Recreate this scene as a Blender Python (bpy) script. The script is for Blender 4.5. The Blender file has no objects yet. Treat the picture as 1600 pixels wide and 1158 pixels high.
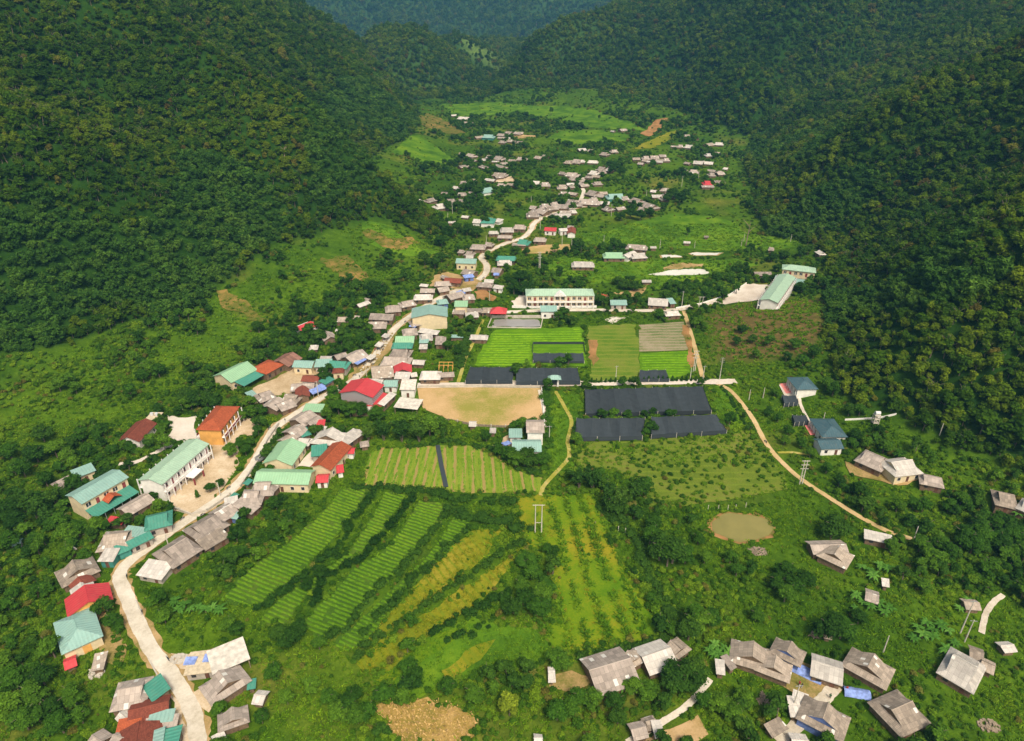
import bpy, bmesh, math, random
import numpy as np
from mathutils import Vector, Matrix
from mathutils.geometry import delaunay_2d_cdt

# ------------------------------------------------------------------ camera, light, exposure
FPX, CX, CY, HORIZON = 1067.0, 800.0, 579.0, 15.0
PITCH = math.atan((CY - HORIZON) / FPX)
CAMZ = 150.0
SUN_EL, SUN_AZ = math.radians(55), math.radians(160)      # azimuth from +y towards +x: high, over the viewer's right shoulder
scene = bpy.context.scene
cam_data = bpy.data.cameras.new("camera")
cam = bpy.data.objects.new("camera", cam_data)
scene.collection.objects.link(cam)
cam.location = (0, 0, CAMZ)
cam.rotation_euler = (math.pi / 2 - PITCH, 0, 0)
cam_data.sensor_width = 36.0
cam_data.lens = 36.0 * FPX / 1600.0
cam_data.clip_start, cam_data.clip_end = 1.0, 9000.0
scene.camera = cam
world = bpy.data.worlds.new("World")
scene.world = world
world.use_nodes = True
wn = world.node_tree
sky = wn.nodes.new("ShaderNodeTexSky")
sky.sky_type = 'NISHITA'
sky.sun_disc = False
sky.sun_elevation = SUN_EL
sky.sun_rotation = SUN_AZ
sky.air_density, sky.dust_density, sky.ozone_density = 0.8, 4.0, 0.6
_mx_ = wn.nodes.new("ShaderNodeMix"); _mx_.data_type = 'RGBA'; _mx_.blend_type = 'MULTIPLY'; _mx_.inputs[0].default_value = 1.0; _mx_.inputs[7].default_value = (1.12, 1.02, 0.80, 1)   # thin warm overcast
wn.links.new(sky.outputs[0], _mx_.inputs[6]); wn.links.new(_mx_.outputs[2], wn.nodes["Background"].inputs[0])
wn.nodes["Background"].inputs[1].default_value = 0.15
sun_data = bpy.data.lights.new("sun", 'SUN')
sun_data.energy, sun_data.angle, sun_data.color = 2.7, math.radians(14), (1.0, 0.93, 0.80)
sun = bpy.data.objects.new("sun", sun_data)
scene.collection.objects.link(sun)
_sd = Vector((math.sin(SUN_AZ) * math.cos(SUN_EL), math.cos(SUN_AZ) * math.cos(SUN_EL), math.sin(SUN_EL)))
sun.rotation_euler = _sd.to_track_quat('Z', 'Y').to_euler()
sun.location = (0, 0, 400)
scene.view_settings.view_transform = 'Standard'
scene.view_settings.look = 'None'
scene.view_settings.exposure = 0.47
scene.view_settings.gamma = 1.0
scene.cycles.max_bounces = 5
scene.cycles.diffuse_bounces = 3
scene.cycles.volume_bounces = 0
scene.cycles.transparent_max_bounces = 4

# ------------------------------------------------------------------ terrain heights
rng = np.random.default_rng(7)
random.seed(7)
_perm = np.random.default_rng(99).random((256, 256))

def vnoise(x, y, s, ox=0.0):
    """smooth value noise, -1..1, feature size s metres"""
    u, v = x / s + 31.7 + ox, y / s + 77.3 + ox * 1.7
    iu, iv = np.floor(u).astype(int), np.floor(v).astype(int)
    fu, fv = u - iu, v - iv
    fu, fv = fu * fu * (3 - 2 * fu), fv * fv * (3 - 2 * fv)
    a, b = _perm[iu % 256, iv % 256], _perm[(iu + 1) % 256, iv % 256]
    c, d = _perm[iu % 256, (iv + 1) % 256], _perm[(iu + 1) % 256, (iv + 1) % 256]
    return ((a * (1 - fu) + b * fu) * (1 - fv) + (c * (1 - fu) + d * fu) * fv) * 2 - 1

def floor_z(x, y):
    return 0.03 * y

def ray(px, py):
    xr, yr = (px - CX) / FPX, -(py - CY) / FPX
    c, s = math.cos(PITCH), math.sin(PITCH)
    return np.array([xr, c + yr * s, -s + yr * c])

def to_floor(px, py):
    d = ray(px, py)
    t = CAMZ / (-d[2] + 0.03 * d[1])
    return d[0] * t, d[1] * t

def project(x, y, z):
    c, s = math.cos(PITCH), math.sin(PITCH)
    dz = z - CAMZ
    f = y * c - dz * s
    u = y * s + dz * c
    return CX + FPX * x / f, CY - FPX * u / f, f

def inside(poly, x, y):
    r = np.zeros(np.shape(x), bool)
    n = len(poly)
    for i in range(n):
        x1, y1 = poly[i]; x2, y2 = poly[(i + 1) % n]
        if y1 == y2: continue
        c = ((y1 > y) != (y2 > y)) & (x < (x2 - x1) * (y - y1) / (y2 - y1) + x1)
        r ^= c
    return r

def dist_line(pts, x, y, closed=False):
    best = np.full(np.shape(x), 1e9)
    n = len(pts)
    for i in range(n if closed else n - 1):
        x1, y1 = pts[i]; x2, y2 = pts[(i + 1) % n]
        dx, dy = x2 - x1, y2 - y1
        L = dx * dx + dy * dy + 1e-9
        t = np.clip(((x - x1) * dx + (y - y1) * dy) / L, 0, 1)
        best = np.minimum(best, np.hypot(x - x1 - t * dx, y - y1 - t * dy))
    return best

def din(poly, x, y):
    return np.where(inside(poly, x, y), dist_line(poly, x, y, True), 0.0)

def F(pts): return [to_floor(*p) for p in pts]

def smooth_ramp(d, w):          # 0 below 0, slope 1 after w
    return np.where(d < w, d * d / (2 * w), d - w / 2)

def cap(h, top, soft):
    return top - soft * np.log1p(np.exp(np.clip((top - h) / soft, -30, 30))) + 0 * h if False else np.where(h > top + 6 * soft, top, -soft * np.log(np.exp(-np.clip(h, -1e3, top + 9 * soft) / soft) + np.exp(-top / soft)))

AP_SLOPE, AP_W = 0.24, 90.0
def A(pts, foot):
    """photo pixels dropped onto the gentle apron above a foot line"""
    out = []
    for p in pts:
        d = ray(*p)
        t = np.arange(85, 1500, 1.5)
        X, Y, Z = d[0] * t, d[1] * t, CAMZ + d[2] * t
        g = Z - floor_z(X, Y) - AP_SLOPE * smooth_ramp(np.minimum(din(foot, X, Y), AP_W), 10)
        k = int(np.argmax(g < 0))
        out.append((float(X[k]), float(Y[k])))
    return out

# left hill: foot line and tree line, read from the photograph and dropped onto the valley floor
L_FOOT = F([(60, 1200), (75, 1050), (80, 940), (85, 850), (80, 770), (100, 720), (170, 660), (250, 620), (330, 590), (360, 555), (450, 528), (500, 500), (560, 455),
            (620, 425), (680, 400), (712, 380), (712, 330), (690, 290), (705, 255), (722, 228), (705, 200), (690, 172), (668, 158)])
L_FOOT = [(-260, 40), (-110, 60)] + L_FOOT + [(-190, 1180), (-330, 1330), (-900, 1400), (-900, 40)]
L_TREE = A([(-60, 590), (0, 560), (60, 556), (130, 543), (200, 512), (300, 497), (338, 460), (375, 436), (402, 410), (430, 388), (500, 372), (560, 350), (600, 340), (650, 368), (690, 374),
            (672, 335), (620, 296), (575, 268), (590, 240), (645, 212), (655, 195), (652, 178), (664, 162)], L_FOOT)
L_TREE = [(-330, 60), (-300, 150)] + L_TREE + [(-200, 1180), (-340, 1320), (-900, 1400), (-900, 60)]
R_FOOT = F([(1780, 1150), (1640, 900), (1480, 800), (1350, 740), (1240, 650), (1150, 585), (1100, 500), (1110, 478), (1200, 455), (1215, 430), (1200, 385), (1160, 345), (1150, 290), (1140, 240), (1165, 215)])
R_FOOT = [(250, 40)] + R_FOOT + [(400, 1000), (700, 1250), (1000, 1250), (1000, 40)]
R_TREE = A([(1700, 800), (1600, 750), (1530, 722), (1460, 698), (1400, 662), (1340, 645), (1300, 605), (1292, 560), (1275, 515), (1285, 480), (1290, 445), (1290, 402), (1250, 380), (1200, 372), (1180, 345), (1178, 300), (1162, 262), (1168, 228)], R_FOOT)
R_TREE = [(300, 40), (330, 120)] + R_TREE + [(400, 1010), (700, 1250), (1000, 1250), (1000, 40)]
# wooded mountain behind on the right
M_FOOT = F([(745, 158), (820, 166), (930, 186), (980, 200), (1050, 214), (1130, 226), (1175, 230)]) + [(420, 760), (1100, 900), (1300, 1700), (500, 1900), (150, 1750), (0, 1450), (-52, 1250)]
M_TREE = F([(765, 148), (870, 146), (935, 152), (935, 170), (1000, 166), (1040, 186), (1100, 208), (1172, 222)]) + [(430, 790), (1100, 930), (1290, 1690), (500, 1880), (170, 1730), (20, 1450), (-36, 1260)]
# dome at the valley head and the ranges beyond
B_POLY = [(-2600, 2300), (-900, 2250), (-330, 2500), (100, 2350), (600, 2500), (1500, 2300), (2600, 2300), (2600, 5200), (-2600, 5200)]
D_POLY = [(560, 1250), (1500, 1250), (1700, 2300), (700, 2500), (480, 1700)]

def height(x, y):
    x = np.asarray(x, float); y = np.asarray(y, float)
    z = floor_z(x, y)
    z = z + 0.5 * vnoise(x, y, 45) * np.clip((y - 90) / 100, 0, 1)
    n1, n2, n3 = vnoise(x, y, 150), vnoise(x, y, 62, 3.0), vnoise(x, y, 26, 9.0)
    # left
    wx = x + 22 * vnoise(x, y, 120, 5.0); wy = y + 22 * vnoise(x, y, 120, 8.0)
    a = din(L_FOOT, x, y)
    b = din(L_TREE, x, y)
    hl = AP_SLOPE * smooth_ramp(np.minimum(a, AP_W), 10) + (0.86 - 0.20 * np.clip((y - 600) / 350, 0, 1)) * smooth_ramp(b, 22)
    hl = hl + np.clip(b / 60, 0, 1) * (22 * n1 + 15 * n2 + 4 * n3)
    hl = cap(hl, 330, 20)
    # right
    a = din(R_FOOT, x, y)
    b = din(R_TREE, x, y)
    hr = AP_SLOPE * smooth_ramp(np.minimum(a, AP_W), 10) + 0.78 * smooth_ramp(b, 22)
    hr = hr + np.clip(b / 60, 0, 1) * (18 * n1 + 15 * n2 + 4 * n3)
    # the shoulder that comes down towards the valley: lower at its far end
    lim = 20 + np.clip(np.hypot(x - 225, (y - 700) * 0.6) - 20, 0, 900) * 0.385
    lim = np.where(y > 560, lim, lim + (560 - y) * 1.2)
    hr = cap(hr, lim, 12)
    # mid mountain
    a = din(M_FOOT, x, y)
    b = din(M_TREE, x, y)
    hm = 0.25 * smooth_ramp(np.minimum(a, 60), 10) + 0.85 * smooth_ramp(b, 16)
    hm = hm + np.clip(b / 60, 0, 1) * (34 * n1 + 19 * n2 + 5 * n3)
    hm = cap(hm, 128 + 16 * n1 + np.clip(x - 250, 0, 400) * 0.25 - np.clip(x - 620, 0, 500) * 0.34, 12)
    # dome
    def mound(cx, cy, rx, ry, top, p):
        r = np.hypot((x - cx) / rx, (y - cy) / ry)
        return np.clip(top * (1 - r ** p), 0, None) * (1 + 0.10 * n2 + 0.04 * n3)
    hc = np.maximum.reduce([mound(-188, 1290, 112, 165, 80, 2.6), mound(-110, 1440, 120, 230, 60, 1.5), mound(-290, 1420, 130, 220, 44, 2.0), mound(-30, 1700, 240, 260, 36, 1.6)])
    # ranges
    b = din(B_POLY, x, y)
    hb = 0.50 * smooth_ramp(b, 60) + np.clip(b / 200, 0, 1) * (45 * vnoise(x, y, 330, 2.0) + 20 * n1 + 8 * n2)
    topb = 84 + 135 * np.clip(np.abs(x + y * 0.29) / 330 - 0.1, 0, 1) + 22 * vnoise(x, y, 420, 4.0)
    hb = cap(hb, topb, 25)
    b = din(D_POLY, x, y)
    hd = cap(0.55 * smooth_ramp(b, 30) + np.clip(b / 60, 0, 1) * (18 * n1 + 6 * n2), 230, 15)
    h = np.maximum.reduce([hl, hr, hm, hc, hb, hd])
    return z + h

def axis(parts):
    out = []
    for a, b, s in parts:
        out += list(np.arange(a, b, s))
    out.append(parts[-1][1])
    return np.array(out)
GX = axis([(-2600, -900, 30), (-900, -420, 12), (-420, -260, 5), (-260, 330, 2.5), (330, 560, 6), (560, 1200, 12), (1200, 2600, 40)])
GY = axis([(-60, 70, 10), (70, 620, 2.5), (620, 1150, 4), (1150, 1800, 9), (1800, 2300, 25), (2300, 4200, 22), (4200, 5200, 100)])
_mx, _my = np.meshgrid(GX, GY, indexing='ij')
GH = height(_mx, _my)

def hz(x, y):
    """height of the terrain mesh, bilinear on its grid"""
    x = np.clip(np.asarray(x, float), GX[0], GX[-1] - 1e-3); y = np.clip(np.asarray(y, float), GY[0], GY[-1] - 1e-3)
    i = np.clip(np.searchsorted(GX, x, side='right') - 1, 0, len(GX) - 2)
    j = np.clip(np.searchsorted(GY, y, side='right') - 1, 0, len(GY) - 2)
    u = (x - GX[i]) / (GX[i + 1] - GX[i]); v = (y - GY[j]) / (GY[j + 1] - GY[j])
    return (GH[i, j] * (1 - u) + GH[i + 1, j] * u) * (1 - v) + (GH[i, j + 1] * (1 - u) + GH[i + 1, j + 1] * u) * v

_T = np.concatenate([np.arange(85, 700, 1.5), np.arange(700, 1600, 4), np.arange(1600, 4500, 15)])
def cast(px, py, h=0.0):
    """the point where the line of sight through a photo pixel meets the land raised by h metres"""
    d = ray(px, py)
    X, Y, Z = d[0] * _T, d[1] * _T, CAMZ + d[2] * _T
    g = Z - hz(X, Y) - h
    k = np.argmax(g < 0)
    if g[k] >= 0: k = len(_T) - 1
    t0, t1 = _T[max(k - 1, 0)], _T[k]
    g0, g1 = g[max(k - 1, 0)], g[k]
    t = t0 + (t1 - t0) * (g0 / (g0 - g1 + 1e-9)) if k > 0 else t1
    return Vector((d[0] * t, d[1] * t, float(hz(d[0] * t, d[1] * t))))
#ENDTERRAIN
# ------------------------------------------------------------------ names, tags, landmarks
COL = scene.collection
def link(o, parent=None):
    COL.objects.link(o)
    if parent is not None: o.parent = parent
    return o
def tag(o, label=None, cat=None, group=None, kind=None):
    if label: o["label"] = label
    if cat: o["category"] = cat
    if group: o["group"] = group
    if kind: o["kind"] = kind
    return o
def empty(name, loc, rz=0.0):
    o = bpy.data.objects.new(name, None)
    o.empty_display_size = 0.5
    o.location = loc; o.rotation_euler = (0, 0, rz)
    return link(o)
def mesh_obj(name, verts, faces, mat, parent=None, uvs=None, mats=None, fmat=None, smooth=False):
    me = bpy.data.meshes.new(name)
    me.from_pydata([tuple(v) for v in verts], [], faces)
    for m in (mats or [mat]): me.materials.append(m)
    if fmat: me.polygons.foreach_set("material_index", fmat)
    if smooth: me.polygons.foreach_set("use_smooth", [True] * len(me.polygons))
    if uvs:
        l = me.uv_layers.new(name="UVMap")
        l.data.foreach_set("uv", [c for uv in uvs for c in uv])
    me.update()
    return link(bpy.data.objects.new(name, me), parent)
class MB:
    """collects boxes, tubes and free faces of ONE part"""
    def __init__(s): s.v = []; s.f = []; s.m = []
    def add(s, v, f, mi=0):
        o = len(s.v); s.v += [tuple(p) for p in v]; s.f += [tuple(i + o for i in q) for q in f]; s.m += [mi] * len(f); return s
    def box(s, x0, x1, y0, y1, z0, z1, mi=0):
        return s.add([(x0, y0, z0), (x1, y0, z0), (x1, y1, z0), (x0, y1, z0), (x0, y0, z1), (x1, y0, z1), (x1, y1, z1), (x0, y1, z1)],
                     [(0, 3, 2, 1), (4, 5, 6, 7), (0, 1, 5, 4), (1, 2, 6, 5), (2, 3, 7, 6), (3, 0, 4, 7)], mi)
    def tube(s, pts, rad, n=6, mi=0):
        rings = []
        P = [Vector(p) for p in pts]
        for k, p in enumerate(P):
            d = (P[min(k + 1, len(P) - 1)] - P[max(k - 1, 0)]).normalized()
            a = d.orthogonal().normalized(); b = d.cross(a)
            r = rad[k] if isinstance(rad, (list, tuple)) else rad
            rings.append([p + a * (r * math.cos(6.2832 * i / n)) + b * (r * math.sin(6.2832 * i / n)) for i in range(n)])
        v = [q for r_ in rings for q in r_]
        f = [(k * n + i, k * n + (i + 1) % n, (k + 1) * n + (i + 1) % n, (k + 1) * n + i) for k in range(len(P) - 1) for i in range(n)]
        f += [tuple(range(n - 1, -1, -1)), tuple((len(P) - 1) * n + i for i in range(n))]
        return s.add(v, f, mi)
    def build(s, name, mat, parent=None, mats=None, smooth=False):
        return mesh_obj(name, s.v, s.f, mat, parent, mats=mats, fmat=s.m if mats else None, smooth=smooth)

# landmarks of the photograph (pixel, words) used to say where a thing stands
MARKS = [(270, 715, "the mint-roofed white school"), (337, 650, "the orange school"), (150, 765, "the cream teal-awninged school"),
         (210, 675, "the brown-tiled white house"), (565, 603, "the red metal hall"), (440, 740, "the green-roofed cream hall"), (515, 710, "the rust-red tiled hall"),
         (390, 580, "the pale green market roof"), (430, 560, "the brown market hall"), (120, 980, "the cream-yellow house"), (355, 1020, "the white slab roof"),
         (670, 480, "the tall cream building"), (865, 455, "the pedimented school"), (778, 482, "the red-roofed open hall"),
         (1240, 425, "the hillside school"), (750, 630, "the sports ground"), (830, 680, "the sports-ground corner house"), (1150, 823, "the round brown pond"),
         (1010, 640, "the black shade nets"), (1253, 597, "the upper slate-roofed house"), (1295, 660, "the lower slate-roofed house"), (1390, 720, "the grey-white farmhouse"),
         (1295, 865, "the lone grey farmhouse"), (990, 1030, "the bottom-edge long farmhouse"), (1205, 1030, "the lower-right farmyard"), (1360, 1040, "the lower-right corner huts"),
         (220, 1100, "the bottom-left roof cluster"), (480, 505, "the small shrine"), (765, 343, "the teal-roofed villa"), (765, 400, "the S-bend of the road"),
         (960, 304, "the upper village's teal roof"), (780, 275, "the upper left hamlet"), (785, 215, "the farthest hamlet"), (1020, 250, "the upper right huts"),
         (1105, 285, "the upper village's red roof"), (900, 320, "the upper village centre"), (960, 396, "the meadow compound"), (1165, 350, "the bare dead tree"),
         (560, 860, "the terraced strips"), (700, 730, "the vegetable beds"), (900, 880, "the yellow-green field"), (650, 1125, "the orange maize plot"), (1060, 425, "the white fish ponds"),
         (840, 540, "the bright green paddy"), (1150, 500, "the brown scrub slope"), (120, 620, "the left green slope"), (560, 415, "the left slope's bare patches"), (1085, 740, "the orchard field"),
         (610, 535, "the market street"), (300, 850, "the long roadside roofs")]
_ORD = ["", "second ", "third ", "fourth ", "fifth ", "sixth ", "seventh ", "eighth ", "ninth ", "tenth ", "eleventh ", "twelfth "]
_pending = []
def place_words(o, look, px, py):
    _pending.append((o, look, px, py))
def finish_labels():
    groups = {}
    for o, look, px, py in _pending:
        m = min(MARKS, key=lambda q: (q[0] - px) ** 2 + ((q[1] - py) * 1.5) ** 2)
        dx, dy = px - m[0], py - m[1]
        if abs(dx) < 14 and abs(dy) < 10: rel = "beside"
        elif abs(dx) > 1.3 * abs(dy): rel = "right of" if dx > 0 else "left of"
        else: rel = "below" if dy > 0 else "above"
        groups.setdefault((look, rel, m[2]), []).append((math.hypot(dx, dy), o))
    for (look, rel, m), lst in groups.items():
        lst.sort(key=lambda q: q[0])
        for k, (d, o) in enumerate(lst):
            if len(lst) == 1: o["label"] = f"{look} {rel} {m}"
            elif k < 12: o["label"] = f"{look}, {_ORD[k]}nearest {rel} {m}"
            else:
                o["label"] = f"{look} farther out {rel} {m}"
                if "group" not in o: o["group"] = f"{look} {rel} {m}"

# ------------------------------------------------------------------ materials
def new_mat(name):
    m = bpy.data.materials.new(name); m.use_nodes = True
    nt = m.node_tree; b = nt.nodes["Principled BSDF"]
    b.inputs["Specular IOR Level"].default_value = 0.25
    return m, nt, b
def N(nt, t, **kw):
    n = nt.nodes.new(t)
    for k, v in kw.items():
        if k.startswith("i_"): n.inputs[k[2:].replace("_", " ")].default_value = v
        else: setattr(n, k, v)
    return n
def ramp(nt, stops, interp='LINEAR'):
    r = nt.nodes.new("ShaderNodeValToRGB"); r.color_ramp.interpolation = interp
    e = r.color_ramp.elements
    while len(e) > 1: e.remove(e[0])
    e[0].position, e[0].color = stops[0][0], (*stops[0][1], 1)
    for p, c in stops[1:]:
        k = e.new(p); k.color = (*c, 1)
    return r
def math_n(nt, op, a, b):
    n = nt.nodes.new("ShaderNodeMath"); n.operation = op
    for k, v in enumerate((a, b)):
        if isinstance(v, (int, float)): n.inputs[k].default_value = v
        elif v is not None: nt.links.new(v, n.inputs[k])
    return n.outputs[0]
def mix_n(nt, f, a, b, mode='MIX'):
    n = nt.nodes.new("ShaderNodeMix"); n.data_type = 'RGBA'; n.blend_type = mode
    for s, v in ((n.inputs[0], f), (n.inputs[6], a), (n.inputs[7], b)):
        if isinstance(v, (int, float)): s.default_value = v
        elif isinstance(v, tuple): s.default_value = (*v, 1) if len(v) == 3 else v
        else: nt.links.new(v, s)
    return n.outputs[2]
def noise(nt, scale, detail=3, rough=0.6, vec=None):
    n = N(nt, "ShaderNodeTexNoise", i_Scale=scale, i_Detail=float(detail), i_Roughness=rough)
    if vec is not None: nt.links.new(vec, n.inputs["Vector"])
    return n.outputs[0]

def leaf_mat(name, dark, mid, light, odd=None, odd_at=0.97, hue_noise=0.012, trans=0.25):
    m = bpy.data.materials.new(name); m.use_nodes = True
    nt = m.node_tree; nt.nodes.clear()
    out = N(nt, "ShaderNodeOutputMaterial")
    oi = N(nt, "ShaderNodeObjectInfo")
    big = noise(nt, hue_noise, 3, 0.6, oi.outputs["Location"])
    at = N(nt, "ShaderNodeAttribute", attribute_name="v")
    f = math_n(nt, 'ADD', math_n(nt, 'MULTIPLY', oi.outputs["Random"], 0.50), math_n(nt, 'MULTIPLY', math_n(nt, 'SUBTRACT', math_n(nt, 'MULTIPLY', big, 2.0), 0.5), 0.50))
    stops = [(0.12, dark), (0.48, mid), (0.80, light)]
    r = ramp(nt, stops); nt.links.new(f, r.inputs[0])
    c = r.outputs[0]
    if odd:
        wn_ = N(nt, "ShaderNodeTexWhiteNoise", noise_dimensions='1D'); nt.links.new(oi.outputs["Random"], wn_.inputs["W"])
        g = math_n(nt, 'GREATER_THAN', wn_.outputs[0], odd_at)
        rr = ramp(nt, [(odd_at, odd[0]), (1.0, odd[1])]); nt.links.new(wn_.outputs[0], rr.inputs[0])
        c = mix_n(nt, g, c, rr.outputs[0])
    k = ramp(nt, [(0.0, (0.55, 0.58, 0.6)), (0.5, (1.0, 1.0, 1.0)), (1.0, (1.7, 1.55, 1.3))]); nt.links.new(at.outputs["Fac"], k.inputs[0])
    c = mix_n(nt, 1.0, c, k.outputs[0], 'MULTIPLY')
    d = N(nt, "ShaderNodeBsdfDiffuse"); t = N(nt, "ShaderNodeBsdfTranslucent")
    nt.links.new(c, d.inputs[0]); nt.links.new(mix_n(nt, 1.0, c, (1.5, 1.7, 0.6), 'MULTIPLY'), t.inputs[0])
    mx = N(nt, "ShaderNodeMixShader"); mx.inputs[0].default_value = trans
    nt.links.new(d.outputs[0], mx.inputs[1]); nt.links.new(t.outputs[0], mx.inputs[2]); nt.links.new(mx.outputs[0], out.inputs[0])
    return m
BARK = (lambda: (lambda m, nt, b: (nt.links.new(ramp_of(nt, 6.0, (0.09, 0.07, 0.05), (0.24, 0.20, 0.16)), b.inputs[0]), m)[1])(*new_mat("bark")))
def ramp_of(nt, scale, a, b, coord="Object", detail=4):
    tc = N(nt, "ShaderNodeTexCoord")
    r = ramp(nt, [(0.35, a), (0.65, b)]); nt.links.new(noise(nt, scale, detail, 0.6, tc.outputs[coord]), r.inputs[0])
    return r.outputs[0]
M = {}
M['bark'] = BARK()
M['forest'] = leaf_mat("forest_leaves", (0.022, 0.060, 0.006), (0.050, 0.110, 0.008), (0.125, 0.182, 0.012), ((0.09, 0.075, 0.018), (0.15, 0.16, 0.025)), 0.975, trans=0.35)
M['leaf'] = leaf_mat("valley_leaves", (0.022, 0.060, 0.009), (0.042, 0.112, 0.012), (0.085, 0.175, 0.016), None, hue_noise=0.03)
M['leaf_dark'] = leaf_mat("dark_leaves", (0.017, 0.050, 0.009), (0.028, 0.076, 0.011), (0.050, 0.112, 0.014), None)
M['leaf_bamboo'] = leaf_mat("bamboo_leaves", (0.026, 0.072, 0.013), (0.046, 0.112, 0.016), (0.080, 0.158, 0.022), None)
M['leaf_yellow'] = leaf_mat("yellow_leaves", (0.12, 0.17, 0.015), (0.16, 0.22, 0.02), (0.22, 0.25, 0.02), None)
M['shrub'] = leaf_mat("shrub_leaves", (0.022, 0.062, 0.008), (0.052, 0.125, 0.010), (0.135, 0.225, 0.015), ((0.10, 0.10, 0.02), (0.13, 0.15, 0.03)), 0.93, 0.03)
M['grass'] = leaf_mat("grass_blades", (0.065, 0.150, 0.009), (0.095, 0.200, 0.010), (0.150, 0.250, 0.014), None, hue_noise=0.03)
M['banana'] = leaf_mat("banana_leaves", (0.05, 0.14, 0.02), (0.08, 0.20, 0.03), (0.13, 0.27, 0.05), None)

def roof_metal(name, c, rust=0.0):
    m, nt, b = new_mat(name)
    uv = N(nt, "ShaderNodeUVMap"); sep = N(nt, "ShaderNodeSeparateXYZ"); nt.links.new(uv.outputs[0], sep.inputs[0])
    oi = N(nt, "ShaderNodeObjectInfo")
    w = math_n(nt, 'SINE', math_n(nt, 'MULTIPLY', sep.outputs[0], 2 * math.pi / 0.9), None)
    n1 = noise(nt, 0.35, 4, 0.7, uv.outputs[0]); n2 = noise(nt, 3.0, 3, 0.7, uv.outputs[0])
    k = math_n(nt, 'ADD', math_n(nt, 'MULTIPLY', w, 0.04), math_n(nt, 'ADD', math_n(nt, 'MULTIPLY', n1, 0.42), math_n(nt, 'MULTIPLY', n2, 0.22)))
    k = math_n(nt, 'ADD', k, math_n(nt, 'MULTIPLY', oi.outputs["Random"], 0.12))
    r = ramp(nt, [(0.15, tuple(x * 0.66 for x in c)), (0.42, c), (0.7, tuple(min(0.85, x * 1.22 + 0.015) for x in c))]); nt.links.new(k, r.inputs[0])
    col = r.outputs[0]
    st = ramp(nt, [(0.52, (0, 0, 0)), (0.72, (1, 1, 1))]); nt.links.new(noise(nt, 0.8, 5, 0.75, uv.outputs[0]), st.inputs[0])
    col = mix_n(nt, math_n(nt, 'MULTIPLY', st.outputs[0], 0.35 + rust), col, (0.20, 0.15, 0.10))
    nt.links.new(col, b.inputs[0]); b.inputs["Roughness"].default_value = 0.55
    bp = N(nt, "ShaderNodeBump", i_Strength=0.5, i_Distance=0.06); nt.links.new(w, bp.inputs["Height"]); nt.links.new(bp.outputs[0], b.inputs["Normal"])
    return m
def roof_panels(name, c, spread=0.5, pale=0.05, cell=(1.1, 1.7)):
    """weathered cement-fibre or shingle sheets: every sheet its own tone, dirty laps, streaks"""
    m, nt, b = new_mat(name)
    uv = N(nt, "ShaderNodeUVMap"); oi = N(nt, "ShaderNodeObjectInfo")
    br = N(nt, "ShaderNodeTexBrick", offset=0.0)
    br.inputs["Color1"].default_value = (0, 0, 0, 1); br.inputs["Color2"].default_value = (1, 1, 1, 1); br.inputs["Mortar"].default_value = (0.25, 0.25, 0.25, 1)
    br.inputs["Scale"].default_value = 1.0; br.inputs["Brick Width"].default_value = cell[0]; br.inputs["Row Height"].default_value = cell[1]; br.inputs["Mortar Size"].default_value = 0.03
    mp = N(nt, "ShaderNodeVectorMath", operation='ADD'); nt.links.new(uv.outputs[0], mp.inputs[0])
    cb = N(nt, "ShaderNodeCombineXYZ"); nt.links.new(math_n(nt, 'MULTIPLY', oi.outputs["Random"], 77.0), cb.inputs[0]); nt.links.new(math_n(nt, 'MULTIPLY', oi.outputs["Random"], 41.0), cb.inputs[1])
    nt.links.new(cb.outputs[0], mp.inputs[1]); nt.links.new(mp.outputs[0], br.inputs["Vector"])
    n1 = noise(nt, 0.45, 4, 0.7, mp.outputs[0]); n2 = noise(nt, 4.0, 3, 0.7, mp.outputs[0])
    sp = N(nt, "ShaderNodeSeparateColor"); nt.links.new(br.outputs[0], sp.inputs[0])
    k = math_n(nt, 'ADD', math_n(nt, 'MULTIPLY', sp.outputs[0], 0.26), math_n(nt, 'ADD', math_n(nt, 'MULTIPLY', n1, 0.62), math_n(nt, 'MULTIPLY', n2, 0.28)))
    k = math_n(nt, 'ADD', k, math_n(nt, 'MULTIPLY', math_n(nt, 'SUBTRACT', oi.outputs["Random"], 0.5), 0.30))
    lo, hi = tuple(x * (1 - spread) for x in c), tuple(min(0.8, x * (1 + spread)) for x in c)
    r = ramp(nt, [(0.25, lo), (0.55, c), (0.85, hi)]); nt.links.new(k, r.inputs[0])
    col = mix_n(nt, math_n(nt, 'MULTIPLY', br.outputs["Fac"], 0.55), r.outputs[0], tuple(x * 0.4 for x in c))
    wn_ = N(nt, "ShaderNodeTexWhiteNoise", noise_dimensions='1D'); nt.links.new(sp.outputs[0], wn_.inputs["W"])
    g = math_n(nt, 'GREATER_THAN', wn_.outputs[0], 1 - pale)
    col = mix_n(nt, g, col, (0.62, 0.60, 0.56))
    nt.links.new(col, b.inputs[0]); b.inputs["Roughness"].default_value = 0.9
    sp2 = N(nt, "ShaderNodeSeparateXYZ"); nt.links.new(uv.outputs[0], sp2.inputs[0])
    bp = N(nt, "ShaderNodeBump", i_Strength=0.5, i_Distance=0.05); nt.links.new(math_n(nt, 'SINE', math_n(nt, 'MULTIPLY', sp2.outputs[0], 22.0), None), bp.inputs["Height"]); nt.links.new(bp.outputs[0], b.inputs["Normal"])
    return m
def plain(name, c, var=0.18, scale=1.2, rough=0.85):
    m, nt, b = new_mat(name)
    nt.links.new(ramp_of(nt, scale, tuple(x * (1 - var) for x in c), tuple(min(0.85, x * (1 + var)) for x in c)), b.inputs[0])
    b.inputs["Roughness"].default_value = rough
    return m
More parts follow.
